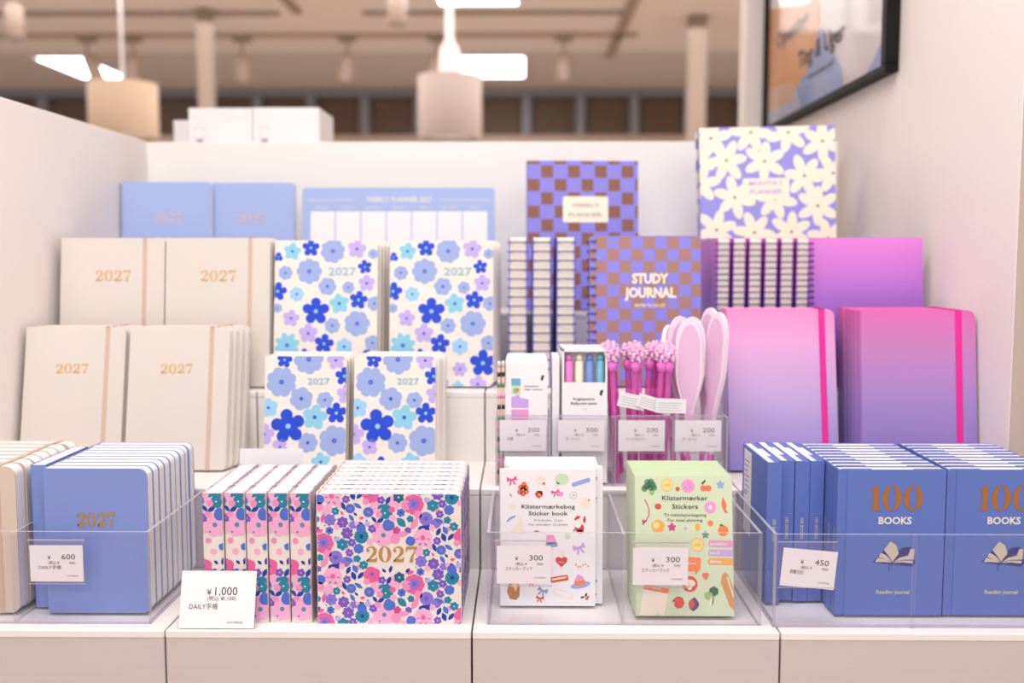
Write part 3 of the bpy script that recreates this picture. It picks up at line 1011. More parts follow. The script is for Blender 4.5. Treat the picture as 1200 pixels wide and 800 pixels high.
def blueflowers(pr, lst, fx, fz, k):
    for n, (x, y, r_, c, np_) in enumerate(lst):
        a, b_ = fx(x), fz(y)
        rot = {5: PI / 2 + (n % 3 - 1) * .15}.get(np_, n * .9)
        deep = {'royal': .45, 'cyan': .34, 'sky': .22, 'lilac': .34}.get(c, .16)
        pr.poly(flower(a, b_, r_ * k * (1.06 if np_ == 5 else 1), np_, deep, rot, .65 if c != 'cyan' else 1.0), M[c], 0 + (n % 4) * .2)
        pr.poly(disc(a, b_, max(.0011, r_ * k * .16), n=8), M['royal' if c != 'royal' else 'sky'], 2)
        if c != 'royal' and np_ > 6 and r_ > 70:
            pr.poly(disc(a, b_, max(.0006, r_ * k * .06), n=6), M['peri'], 3)


FW, FH, FT = .1476, .2085, .020
u_f = book('floral_planner', 'x', 'planner', 'tall blue flower planners on the third step', FW, FH, FT, M['bf_bg'], M['pages'], .0014, .0006, .008)
pr = Print(clip=rrect(.0004, .0004, FW - .0004, FH - .0004, .0078, (0, 1, 1, 0)))
kk = .000234
blueflowers(pr, BIG, lambda x: (x - 48) * kk, lambda y: FH - (y - 62) * kk, kk)
pr.build('flower_print', u_f)
pr = Print(base=.0004); pr.text('2027', .0970, FH - .0500, .0110, M['aqua_text'], 'c', 3, .02, width=.040); pr.build('year_print', u_f)
pb = copy_tree(u_f)
stack(u_f, 4, -.3540, 1.401, L3, R(8), FT, '%s of the left tall blue flower planners on third step', seed=12, dx=.002, skip=('flower_print', 'year_print'))
stack(pb, 4, -.1890, 1.401, L3, R(8), FT, '%s of the right tall blue flower planners on third step', seed=13, dx=.003, skip=('flower_print', 'year_print'))
GW, GH, GT = .106, .1535, .0195
u_g = book('floral_planner', 'x', 'planner', 'small blue flower planners on the second step', GW, GH, GT, M['bf_bg'], M['pages'], .0014, .0006, .007)
pr = Print(clip=rrect(.0004, .0004, GW - .0004, GH - .0004, .0068, (0, 1, 1, 0)))
kk = .000273
blueflowers(pr, SMALL, lambda x: (x - 118) * kk, lambda y: GH - (y - 118) * kk, kk)
pr.build('flower_print', u_g)
pr = Print(base=.0004); pr.text('2027', .0700, GH - .0370, .0082, M['aqua_text'], 'c', 3, .02, width=.029); pr.build('year_print', u_g)
pb = copy_tree(u_g)
stack(u_g, 4, -.3340, 1.262, L2, R(9), GT, '%s of the left small blue flower planners on second step', seed=14, dx=.001, skip=('flower_print', 'year_print'))
stack(pb, 4, -.2180, 1.262, L2, R(9), GT, '%s of the right small blue flower planners on second step', seed=15, dx=.0025, skip=('flower_print', 'year_print'))

# ---- purple ombre notebooks on the second step
u_p = book('ombre_notebook', 'x', 'notebook', 'pink to lavender notebooks on the second step', .143, .214, .018, M['ombre'], M['pages'], .0016, .0008, .010, band=M['band_pink'], band_x=.85, band_w=.0085)
u_p2 = book('ombre_notebook', 'x', 'notebook', 'pink to lavender notebooks on the second step', .146, .214, .016, M['ombre2'], M['pages'], .0016, .0008, .010, band=M['band_pink'], band_x=.82, band_w=.0085)
stack(u_p, 3, .2730, 1.2910, L2, R(11), .018, '%s of the left pink to lavender notebooks with magenta elastic', seed=16, jit=.001, dx=.0012)
stack(u_p2, 6, .4345, 1.2545, L2, R(7), .016, '%s of the right pink to lavender notebooks with magenta elastic', seed=17, jit=.001)

# ---- reading journals
JW, JH, JT = .1128, .157, .0165
u_j = book('reading_journal', 'x', 'book', 'blue reading journals facing out', JW, JH, JT, M['blue_book'], M['pages'], .0020, .0004, .0015, hard=True)
for xa, xb, th in ((.004, .036, .0058), (.080, JW - .0008, .0052)):
    for y0, y1 in ((.0020, .0020 + th), (JT - .0020 - th, JT - .0020)):
        b = MB(); b.box(xa, y0, JH - .0012, xb, y1, JH - .0001 - .0012 * (y0 > .005), M['blue_book']); b.build('jacket_flap', u_j)
pr = Print(base=.0003)
serif(pr, '100', .0605, .1135, .0265, M['gold_deep'], 1, .09, 1.04)
pr.build('foil_title', u_j)
pr = Print(base=.0003)
pr.text('BOOKS', .0605, .0992, .0074, M['off'], 'c', 1, .035, width=.0350)
pr.build('title_print', u_j)
pr = Print(base=.0003)
pr.text('Reading journal', .0605, .0235, .0042, M['sand'], 'c', 1, .03, width=.0350)
pr.build('subtitle_print', u_j)
pr = Print(base=.0003)
q = lambda L: [((x - 200) * .000178 + .0375, (540 - y) * .000178 + .0470) for x, y in L]
# open book emblem traced from the cover: two fans of pages and a bookmark
pr.poly(q([(205, 480), (260, 415), (318, 480), (330, 488), (400, 478), (455, 460), (458, 485), (440, 505), (330, 492), (316, 494), (240, 484)]), M['indigo'], 0)
pr.poly(q([(268, 405), (305, 352), (340, 375), (357, 425), (322, 475), (300, 445)]), M['sand'], 1.5)
pr.poly(q([(268, 405), (300, 445), (322, 475), (285, 440), (256, 420)]), M['indigo'], 1.8)
pr.poly(q([(250, 422), (285, 435), (318, 478), (280, 462), (238, 448)]), M['sand'], 1.5)
pr.poly(q([(232, 452), (280, 462), (318, 482), (265, 478), (218, 478)]), M['sand'], 1.5)
pr.poly(q([(325, 476), (345, 415), (385, 390), (430, 385), (415, 430), (370, 450)]), M['indigo'], 1.2)
pr.poly(q([(326, 478), (365, 450), (412, 440), (425, 400), (450, 398), (446, 462), (380, 464)]), M['sand'], 1.6)
pr.poly(q([(326, 482), (380, 468), (445, 470), (440, 486), (380, 480)]), M['sand'], 1.6)
pr.curve(q([(318, 485), (305, 500), (302, 515), (304, 535)]), .0007, M['indigo'], 1)
pr.build('book_emblem', u_j)
pr = Print(base=.0002)
pr.text('100 BOOKS', 0, 0, .0034, M['sand'], 'c', 1, .02, rot=-PI / 2)
pr.build('spine_title', u_j, loc=(-.0006, JT / 2 + .0012, .082), rot=(0, 0, -PI / 2))
side = copy_tree(u_j, skip=('foil_title', 'title_print', 'subtitle_print', 'book_emblem'))
pb = copy_tree(u_j)
stack(u_j, 9, .3335, 1.036, TF, 0, JT, '%s of the left-hand face-out blue reading journals', seed=18, jit=.0009, skip=('foil_title', 'title_print', 'subtitle_print', 'book_emblem'))
stack(pb, 9, .4485, 1.037, TF, 0, JT, '%s of the right-hand face-out blue reading journals', seed=19, jit=.0012, dx=.0005, skip=('foil_title', 'title_print', 'subtitle_print', 'book_emblem'))
for i in range(4):
    o = side if i == 0 else copy_tree(side)
    o.location = (.2672 + .0164 * (i + 1) - .0002 * i, 1.0725 + (0, .009, .007, .008)[i], TF + .0002)
    o.rotation_euler = (0, 0, PI / 2 + (.012, 0, 0, 0)[i])
    o['label'] = 'blue reading journal with spine out, %s from the left in the tray' % ['first', 'second', 'third', 'fourth'][i]
    o['group'] = 'blue reading journals with spines out'
    if i == 0:
        b = MB(); b.box(.070, JT, .055, .104, JT + .0003, JH - .004, M['white_card']); st = b.build('back_sticker', o)
        pr = Print(base=.0001)
        for k in range(7):
            pr.rect(.004 + 0, .085 - k * .006, .004 + (.022 - (k * 7 % 5) * .002), .0862 - k * .006, M['ink_soft'], 0)
        pr.rect(.002, .045, .016, .047, M['ink_soft'], 0)
        pr.build('sticker_print', st, loc=(.104, JT + .0003, .055), rot=(0, 0, PI))

# ---- sticker books
u_s = book('sticker_book', 'x', 'book', 'white sticker books', .1035, .150, .0078, M['white_card'], M['white_card'], .0009, .0002, .0005)
pr = Print(bounds=(.0003, .0003, .1032, .1497))
q = lambda x, y: ((x - 95) * .0002595, (715 - y) * .000261)
K = .00026


def D(x, y, r_, m, rz=None, rot=0, ly=1, n=14):
    a = q(x, y); pr.poly(disc(a[0], a[1], r_ * K, (rz or r_) * K, n, rot), M[m], ly)


def F(x, y, r_, m, n=5, d=.35, rot=PI / 2, sh=.7, ly=1):
    a = q(x, y); pr.poly(flower(a[0], a[1], r_ * K, n, d, rot, sh), M[m], ly)


def Lf(x, y, l, w_, m, rot=0, ly=1):
    a = q(x, y); pr.poly(leaf(a[0], a[1], l * K, w_ * K, rot), M[m], ly)


def Pg(L, m, ly=1):
    pr.poly([q(*a) for a in L], M[m], ly)


def bow(x, y, s, m, rot=0):
    for sg in (-1, 1):
        a = q(x, y)
        for P in ([(0, 0), (sg * .9, .7), (sg * 1.0, -.3)], [(0, 0), (sg * .3, -.1), (sg * .7, -1.1), (sg * .25, -.9)]):
            pr.poly(rotp([(a[0] + u_ * s * K, a[1] + v_ * s * K) for u_, v_ in P], rot, a), M[m], 1)
    D(x, y, s * .22, m, ly=1.5)


bow(143, 183, 22, 'hot', .15)
for dx, dy in ((0, 0), (-14, 12), (12, -6), (4, -20), (-10, -8), (14, 10), (0, 20)):
    D(190 + dx, 222 + dy, 11, 's_coral')
D(263, 186, 20, 's_cream'); D(278, 200, 6, 's_amber')
D(352, 180, 30, 's_mint', 24); Pg([(330, 190), (326, 210), (345, 200)], 's_mint')
a = q(432, 193); pr.poly(rotp(rrect(a[0] - 40 * K, a[1] - 9 * K, a[0] + 40 * K, a[1] + 9 * K, 8.5 * K), .32, a), M['s_blue'], 1)
pr.text('', 0, 0, .001, M['off'])
Pg([(240, 240), (250, 228), (270, 230), (272, 248), (256, 262), (242, 250)], 's_santa'); D(262, 240, 10, 's_lime'); D(258, 246, 8, 's_orange', ly=1.3)
bow(325, 235, 18, 'hot', .2); D(348, 243, 10, 's_pink'); D(400, 248, 15, 'ink_faint'); D(400, 248, 13, 'white_card', ly=1.5); Lf(402, 248, 14, 4, 'ink_soft', .8, 2)
F(450, 280, 22, 's_cream', 4, .4); Lf(465, 268, 14, 5, 'ink_soft', 1.0); Lf(138, 248, 20, 8, 'ink_faint', -1); D(145, 296, 16, 's_cream', 10)
Pg([(120, 356), (134, 340), (156, 332), (158, 340), (138, 350), (124, 362)], 's_blue'); Pg([(140, 398), (165, 370), (175, 340), (188, 345), (184, 375), (200, 400), (196, 405), (142, 406)], 's_cream')
# father christmas
D(426, 385, 20, 's_santa', 18); D(420, 366, 15, 's_cream', 20, ly=1.4); D(420, 372, 12, 'white_card', 14, ly=1.5); Pg([(404, 348), (415, 334), (432, 335), (424, 345), (408, 354)], 's_santa', 1.6); D(447, 352, 6, 's_santa', 12); D(430, 400, 16, 's_santa', 7); D(448, 339, 4, 'ink_soft'); D(404, 395, 4, 'ink_soft')
Lf(246, 400, 26, 10, 's_brown', .1)
Pg([(288, 415), (318, 415), (332, 445), (300, 455), (286, 448)], 's_pink'); Pg([(286, 448), (332, 445), (336, 462), (305, 468), (286, 480)], 's_steel'); D(375, 420, 13, 's_mint')
bow(425, 468, 26, 's_lav', .3)
a = q(351, 525)
pr.poly([(a[0] + 26 * K * x_, a[1] + 26 * K * y_) for x_, y_ in ((0, -1), (.9, -.1), (.95, .45), (.5, .75), (0, .45), (-.5, .75), (-.95, .45), (-.9, -.1))], M['s_santa'], 1)
Lf(351, 530, 30, 5, 's_pink', 0, 2); D(355, 492, 9, 's_cream', 14)
for k in range(6):
    D(412 + k * 10, 540 + 8 * math.sin(k * 1.2) + k * 1.5, 4, 's_amber')
pr.poly(rotp([q(305, 588), q(380, 588), q(380, 612), q(305, 612)], .16), M['s_red'], 1)
Pg([(312, 600), (372, 590), (370, 597), (314, 607)], 's_cream', 2)
a = q(432, 626); pr.poly(disc(a[0], a[1], 42 * K, 14 * K, 18, .2), M['s_blue'], 1)
D(428, 604, 20, 's_pink', 18, ly=1.4); Pg([(404, 610), (452, 606), (450, 626), (408, 628)], 's_orange', 1.7); D(422, 588, 7, 's_pink')
Pg([(122, 655), (130, 620), (142, 600), (168, 600), (176, 640), (175, 675), (160, 690), (135, 686)], 's_brown'); Pg([(142, 622), (170, 618), (160, 655)], 's_yellow', 1.7); D(158, 608, 16, 's_tan', 10, ly=1.4)
bow(225, 617, 18, 'hot'); bow(272, 650, 22, 's_steel', -.4); bow(261, 682, 17, 's_santa', -.15)
pr.poly(rotp([q(312, 650), q(402, 650), q(402, 675), q(312, 675)], -.32), M['s_cream'], 1)
pr.poly(rotp([q(318, 656), q(396, 656), q(396, 669), q(318, 669)], -.32), M['white_card'], 1.6)
for a in ((440, 678, .3), (455, 668, 1.2)):
    Lf(a[0], a[1], 20, 9, 'ink', a[2])
D(458, 684, 6, 's_santa'); D(464, 676, 5, 's_santa')
pr.build('sticker_print', u_s)
pr = Print(base=.0004)
pr.text('Klistermærkebog', .0520, .1075, .0044, M['ink'], 'c', 2, .008, width=.058)
pr.text('Sticker book', .0520, .1000, .0044, M['ink'], 'c', 2, .008, width=.0425)
pr.text('Til kalender. 12 ark', .0520, .0935, .0024, M['ink_soft'], 'c', 2, .0, width=.032)
pr.text('For calendars. 12 sheets', .0520, .0888, .0024, M['ink_soft'], 'c', 2, .0, width=.042)
pr.build('title_print', u_s)
stack(u_s, 9, -.0235, 1.060, TF, R(2), .0078, '%s of the white sticker books in the middle tray', seed=21, jit=.0003, skip=('title_print',), keep=2)
for i, o in enumerate([o for o in bpy.data.objects if o.name.startswith('sticker_book')]):
    if i:
        o.location.x += .0085 if i < 3 else .0045

u_k = book('sticker_book', 'x', 'book', 'pale green sticker books', .1035, .147, .0085, M['green_cover'], M['green_edge'], .0009, .0002, .0005)
pr = Print(bounds=(.0003, .0003, .1032, .1467))
# measured on the slanting cover: left edge drifts from x=105 at the head to x=130 at the foot
q = lambda x, y: ((x - (105 + (y - 175) * .044)) * .000257, (742 - y) * .000259)
for dx, dy in ((0, 0), (-14, 6), (14, -2), (6, -14), (-8, -12), (20, 10), (-20, 14), (6, 10)):
    D(166 + dx, 212 + dy, 13, 's_green')
D(177, 240, 11, 's_lime', 13)
D(240, 211, 25, 's_amber', n=20); D(240, 211, 23, 's_yellow', ly=1.5, n=20)
D(284, 227, 9, 's_red'); F(327, 215, 28, 's_pink', 9, .12); D(316, 222, 2.5, 'ink_soft', ly=2); D(336, 220, 2.5, 'ink_soft', ly=2)
D(391, 224, 13, 's_coral'); D(412, 224, 13, 's_coral'); Pg([(380, 205), (397, 188), (400, 196), (388, 209)], 's_dgreen'); F(461, 210, 17, 's_blue', 5, .5)
pr.curve([q(*a) for a in ((148, 270), (160, 290), (168, 312), (168, 335), (158, 355), (148, 368))], .0011, M['fuchsia'], 1); Pg([(140, 352), (162, 358), (143, 376)], 'fuchsia')
D(205, 299, 14, 's_red', 12); F(208, 380, 28, 's_amber', 5, .12); D(200, 376, 14, 's_yellow', ly=2); F(265, 383, 17, 'fuchsia', 5, .5); F(321, 388, 7, 's_lav')
D(421, 302, 24, 's_pink', n=20); D(421, 302, 9, 's_cream', ly=2); Lf(478, 292, 64, 20, 's_coral', -1.45); Pg([(478, 316), (490, 326), (496, 322), (486, 312)], 's_coral')
D(372, 383, 11, 's_amber', 14); F(424, 367, 13, 's_orange', 6, .3); D(478, 397, 22, 's_orange'); Lf(470, 375, 18, 8, 's_dgreen', -.2, 2); F(405, 414, 15, 's_green', 5, .5)
D(373, 454, 27, 's_amber', n=20); D(373, 454, 25, 's_yellow', ly=1.5, n=20)
for y, m in ((450, 's_pink'), (487, 's_lav'), (522, 's_amber')):
    pr.poly([q(*a) for a in ((424, y - 14), (545, y - 12), (545, y + 15), (424, y + 12), (416, y))], M[m], 1)
Pg([(300, 504), (385, 506), (390, 515), (388, 555), (378, 562), (372, 577), (364, 562), (300, 562)], 's_orange')
D(346, 613, 32, 's_red', n=20); D(346, 610, 23, 's_cream', 15, ly=2); D(346, 628, 9, 's_cream', ly=2); F(410, 580, 16, 's_coral', 3, .4, .6); F(274, 598, 12, 's_lav'); D(274, 592, 8, 'hot', ly=2)
Pg([(160, 614), (262, 632), (258, 652), (156, 634)], 's_orange', 1.6); Pg([(156, 634), (258, 652), (246, 740), (232, 742), (220, 728), (204, 742), (142, 738)], 's_cream', 1.2)
Pg([(286, 668), (300, 662), (318, 668), (328, 690), (318, 708), (298, 712), (284, 700)], 's_red'); Lf(281, 680, 16, 8, 's_dgreen', 1)
Lf(365, 694, 58, 44, 's_plum', 1.45); Lf(356, 694, 46, 24, 's_red', 1.3, 2)
F(446, 642, 20, 's_dgreen', 6, .15); F(425, 660, 18, 's_lime', 6, .2, ly=1.8); Lf(434, 682, 46, 8, 's_cream', 1.5, 2.5); Lf(444, 680, 44, 5, 's_dgreen', 1.4, 2.2)
pr.poly([q(*a) for a in ((478, 575), (490, 564), (502, 574), (515, 600), (532, 650), (542, 705), (530, 718), (512, 700), (492, 650), (474, 610))], M['s_tan'], 1)
pr.curve([q(*a) for a in ((500, 585), (508, 605), (512, 620), (522, 645), (526, 665))], .0013, M['s_cream'], 2)
pr.build('sticker_print', u_k)
pr = Print(base=.0004)
pr.text('Klistermærker', .0530, .1215, .0048, M['ink'], 'c', 2, .005, width=.0485)
pr.text('Stickers', .0530, .1125, .0048, M['ink'], 'c', 2, .005, width=.0275)
pr.text('Til måltidsplanlægning', .0530, .1045, .0030, M['ink'], 'c', 2, .0, width=.0450)
pr.text('For meal planning', .0530, .0990, .0030, M['ink'], 'c', 2, .0, width=.0370)
pr.text('breakfast', q(425, 452)[0], .0737, .0036, M['off'], 'l', 2, .03)
pr.text('lunch', q(425, 487)[0], .0644, .0036, M['off'], 'l', 2, .03)
pr.text('dinner', q(425, 522)[0], .0553, .0036, M['off'], 'l', 2, .03)
pr.text('CAFE', q(240, 211)[0], .1365, .0020, M['s_amber'], 'c', 2, .02)
pr.text('CAFE', q(373, 454)[0], .0736, .0020, M['s_amber'], 'c', 2, .02)
pr.text('TODAY', q(345, 532)[0], .0535, .0026, M['off'], 'c', 2, .03)
pr.text('GARDEN', q(210, 640)[0], .0275, .0018, M['off'], 'c', 2.5, .02, rot=-.17)
pr.build('title_print', u_k)
stack(u_k, 10, .1210, 1.027, TF, R(10), .0085, '%s of the pale green sticker books in the middle tray', seed=22, jit=.0004, skip=('title_print', 'sticker_print'))


# ---- spiral notebooks
def spiral(name, label, cat, group, wd, h, t, cover, wire, pitch=.0085, page='pages_cream', nx=.007):
    u = empty(name); tag(u, label, cat, group)
    for nm, y0, y1, m in (('front_cover', 0, .0012, cover), ('back_cover', t - .0012, t, cover)):
        b = MB(); b.prism(rrect(0, 0, wd, h, .004), y0, y1, m); b.build(nm, u)
    b = MB(); b.prism(rrect(.0012, .0012, wd - .001, h - .0012, .003), .0014, t - .0014, M[page]); b.build('page_block', u)
    b = MB()
    n = int((h - .012) / pitch)
    for i in range(n):
        z = h - .009 - i * pitch
        for dz in (0, .0017):
            b.tube([(nx + (-.0085) * math.cos(a) * 1.0 - .0015, t / 2 + (t / 2 + .0022) * math.sin(a), z + dz) for a in [-2.2 + 4.4 * k / 10 for k in range(11)]], .00048, wire, 5, False)
    b.build('wire_binding', u)
    return u


u_sj = spiral('spiral_notebook', 'lilac and brown check study journal facing out with spiral binding', 'notebook', 'check study journals', .158, .214, .0255, M['lilac_cover'], M['wire'], .0128)
pr = Print(bounds=(.0004, .0004, .1576, .2136), clip=rrect(.0004, .0004, .1576, .2136, .0038))
sq = .0170
for i in range(-1, 11):
    for j in range(-1, 14):
        if (i + j) % 2 == 0:
            pr.rect(.008 + i * sq, .2136 - .001 - (j + 1) * sq, .008 + (i + 1) * sq, .2136 - .001 - j * sq, M['brown_ink2'], 0)
pr.build('check_print', u_sj)
sj_side = copy_tree(u_sj, skip=('check_print',))
pr = Print(base=.0004)
pr.text('STUDY', .086, .1465, .0135, M['daisy'], 'c', 2, .045, width=.052)
pr.text('JOURNAL', .086, .1265, .0135, M['daisy'], 'c', 2, .045, width=.073)
pr.text('NOTES TO DO LIST', .086, .1125, .0044, M['daisy'], 'c', 2, .02, width=.044)
pr.build('title_print', u_sj)
u_sj.location = (.0960, 1.405, L3 + .0255 * math.sin(R(6)) + .0003); u_sj.rotation_euler = (R(-6), 0, 0)
u_sj['group'] = 'check study journals'
for i in range(3):
    o = sj_side if i == 0 else copy_tree(sj_side)
    o.location = (-.0190 + .0338 * i + .0255, 1.410, L3 + .0003)
    o.rotation_euler = (0, 0, PI / 2)
    o['label'] = 'check study journal with wire binding facing out, %s from the left' % ['first', 'second', 'third'][i]
# thicker look of the spine-out journals: each is a double volume
for o in bpy.data.objects:
    pass

u_pj = spiral('spiral_notebook', 'violet spiral notebook facing out beside the right wall', 'notebook', 'violet spiral notebooks', .164, .212, .0175, M['purple_cover'], M['wire'], .0085)
pj_side = copy_tree(u_pj)
u_pj.location = (.4030, 1.402, L3 + .0175 * math.sin(R(6)) + .0003); u_pj.rotation_euler = (R(-6), 0, 0)
u_pj['label'] = 'violet spiral notebook facing out beside the right wall'
for i in range(6):
    o = pj_side if i == 0 else copy_tree(pj_side)
    o.location = (.2740 + .0222 * i + .0175, 1.406, L3 + .0003)
    o.rotation_euler = (0, 0, PI / 2)
    o['label'] = 'violet spiral notebook with wire edge facing out, %s from the left' % ['first', 'second', 'third', 'fourth', 'fifth', 'sixth'][i]

# ---- top step
u_t = book('blue_notebook', 'pale blue year notebook at the far left of the top step', 'notebook', 'pale blue notebooks on the top step', .1490, .212, .014, M['blue_pale'], M['pages'], .0014, .0006, .005)
pr = Print(base=.0003); serif(pr, '2027', .076, .1445, .0165, M['rose_gold'], 1, .03, 1.05); pr.build('foil_title', u_t)
o = copy_tree(u_t)
u_t.location = (-.6690, 1.655, L4 + .0018); u_t.rotation_euler = (R(-5), 0, 0)
o.location = (-.5330, 1.672, L4 + .0018); o.rotation_euler = (R(-5), 0, 0)
o['label'] = 'pale blue year notebook just left of the weekly desk pad'

u = empty('desk_planner', (-.3680, 1.66, L4 + .001), (R(-5), 0, 0)); tag(u, 'wide pale blue weekly planner pad with white day columns', 'planner')
b = MB(); b.prism(rrect(0, 0, .322, .2035, .006, (0, 0, 1, 1)), 0, .009, M['blue_pale'], M['pages']); b.build('pad', u)
pr = Print()
pr.text('WEEKLY PLANNER 2027', .162, .1800, .0085, M['off'], 'c', 2, .03, width=.110)
for x0, x1 in ((.008, .088), (.232, .314)):
    pr.rect(x0, .1825, x1, .1838, M['off'], 1)
for k, s in enumerate(('MONDAY', 'TUESDAY', 'WEDNESDAY', 'THURSDAY', 'FRIDAY', 'SATURDAY', 'SUNDAY')):
    x0 = .014 + k * .0425
    pr.rect(x0, .0, x0 + .0405, .1640, M['white_card'], 1)
    pr.text(s, x0 + .020, .1685, .0035, M['off'], 'c', 2, .01)
pr.build('week_print', u)

u_w = book('weekly_planner', 'lilac and brown check weekly planner on the top step', 'planner', None, .184, .2460, .022, M['lilac_cover'], M['pages_cream'], .0016, .001, .003)
pr = Print(bounds=(.0004, .0004, .1836, .2456))
sq = .0196
for i in range(-1, 11):
    for j in range(-1, 14):
        if (i + j) % 2 == 0:
            pr.rect(.0005 + i * .0223 - .0, .2456 + .0168 - (j + 1) * .0222, .0005 + i * .0223 + sq, .2456 + .0168 - j * .0222 - .0022, M['brown_ink'], 0)
pr.build('check_print', u_w)
pr = Print(base=.0004)
pr.poly(rrect(.0585, .1440, .1335, .1870, .003), M['daisy'], 2)
pr.text('WEEKLY', .096, .1690, .0065, M['ink_taupe'], 'c', 3, .02, width=.046)
pr.text('PLANNER', .096, .1535, .0065, M['ink_taupe'], 'c', 3, .02, width=.056)
pr.build('title_label', u_w)
u_w.location = (.0095, 1.640, L4 + .002); u_w.rotation_euler = (R(-5), 0, R(3.5))

u_m = book('monthly_planner', 'large lilac monthly planner with ivory flowers on the top step', 'planner', None, .2215, .2960, .026, M['daisy_bg'], M['pages_cream'], .0018, .001, .003)
pr = Print(bounds=(.0004, .0004, .2211, .2956))
kk = .000277
for n, (x, y, a) in enumerate([(190, 130, .2), (425, 100, -.1), (645, 105, .3), (845, 160, 1.6), (280, 262, .1), (505, 272, 1.5), (735, 362, .9), (325, 480, 1.8), (562, 495, -.2), (812, 540, .5), (215, 670, .3), (437, 690, .9), (655, 690, 1.5), (120, 400, .2),
                               (905, 350, .0), (870, 730, .8), (100, 230, .4), (330, 900, .2), (560, 890, 1.1), (770, 910, .5), (150, 890, .9)]):
    a0, b0 = (x - 120) * kk, .296 - (y - 68) * kk
    for k in range(6):
        an = a + k * PI / 3
        rr = 66 * kk * (1 + .12 * math.sin(k * 2.1 + n))
        pr.poly(disc(a0 + rr * math.cos(an), b0 + rr * math.sin(an), 60 * kk, 30 * kk, 12, an), M['daisy'], n * .28 + k * .045)
    pr.poly(disc(a0, b0, 36 * kk, n=12), M['daisy'], n * .28 + .27)
    pr.poly(disc(a0, b0, 10 * kk, 8 * kk, n=8), M['brown_ink'], 6.5)
pr.poly(rrect(.070, .177, .146, .212, .002), M['daisy'], 7)
pr.build('flower_print', u_m)
pr = Print(base=.0007)
pr.text('MONTHLY', .108, .2000, .0075, M['lilac'], 'c', 2, .02, width=.056)
pr.text('PLANNER', .108, .1865, .0075, M['lilac'], 'c', 2, .02, width=.052)
pr.build('title_print', u_m)
pr = Print(bounds=(.0005, .0005, .0255, .2955), base=.0002)
for k, (z, m) in enumerate(((.285, 'daisy'), (.272, 'cobalt'), (.255, 'daisy'), (.237, 'cobalt'), (.216, 'daisy'), (.19, 'daisy'), (.165, 'daisy'))):
    pr.poly(disc(.013, z, .015, .009, 12), M[m], k * .3)
pr.build('spine_print', u_m, loc=(-.00125, .026, 0), rot=(0, 0, -PI / 2))
u_m.location = (.2940, 1.632, L4 + .003); u_m.rotation_euler = (R(-4), R(-1.2), 0)


# ------------------------------------------------------------------ acrylic trays
def panel(u, name, x0, y0, z0, x1, y1, z1):
    """clear sheet whose thin cut edges catch more light than its faces"""
    d = (x1 - x0, y1 - y0, z1 - z0)
    th = d.index(min(d))
    b = MB()
    vs = [(x, y, z) for x in (x0, x1) for y in (y0, y1) for z in (z0, z1)]
    fs = {0: [(0, 1, 3, 2), (4, 6, 7, 5)], 1: [(0, 4, 5, 1), (2, 3, 7, 6)], 2: [(0, 2, 6, 4), (1, 5, 7, 3)]}
    for ax in range(3):
        b.add(vs, fs[ax], M['acrylic'] if ax == th else M['acrylic_edge'])
    return b.build(name, u)


def tray(x0, x1, y0, y1, z0, h, divs, label, t=.0026, w=.0033, group='clear acrylic trays'):
    u = empty('acrylic_tray', (x0, y0, z0)); tag(u, label, 'tray', group)
    W, Dp = x1 - x0, y1 - y0
    panel(u, 'base_sheet', w, w, 0.0001, W - w, Dp - w, t)
    panel(u, 'front_sheet', 0, 0, 0.0001, W, w, h)
    panel(u, 'rear_sheet', 0, Dp - w, 0.0001, W, Dp, h)
    panel(u, 'side_sheet', 0, w, 0.0001, w, Dp - w, h)
    panel(u, 'side_sheet', W - w, w, 0.0001, W, Dp - w, h)
    for d in divs:
        panel(u, 'divider', d - x0 - t / 2, w, t, d - x0 + t / 2, Dp - w, h * .97)
    return u


tray(-.6715, -.3885, 1.010, 1.1985, L1, .0985, [-.5335], 'clear acrylic tray holding cream and plain blue planners')
tray(-.0365, .2490, 1.012, 1.1985, L1, .0985, [.1060], 'clear acrylic tray holding white and pale green sticker books')
u = tray(.2605, .5700, 1.008, 1.1985, L1, .0985, [], 'clear acrylic tray holding the blue reading journals')
panel(u, 'front_joint', .1420, -.0012, .0001, .1455, -.0001, .0985)
tray(-.0330, .1130, 1.215, 1.300, L2, .0860, [.0340], 'small acrylic pen tray holding white pen and page marker boxes', t=.002, w=.002)
tray(.1140, .2540, 1.215, 1.300, L2, .0860, [.1865], 'small acrylic pen tray holding pink crystal and petal pens', t=.002, w=.002)


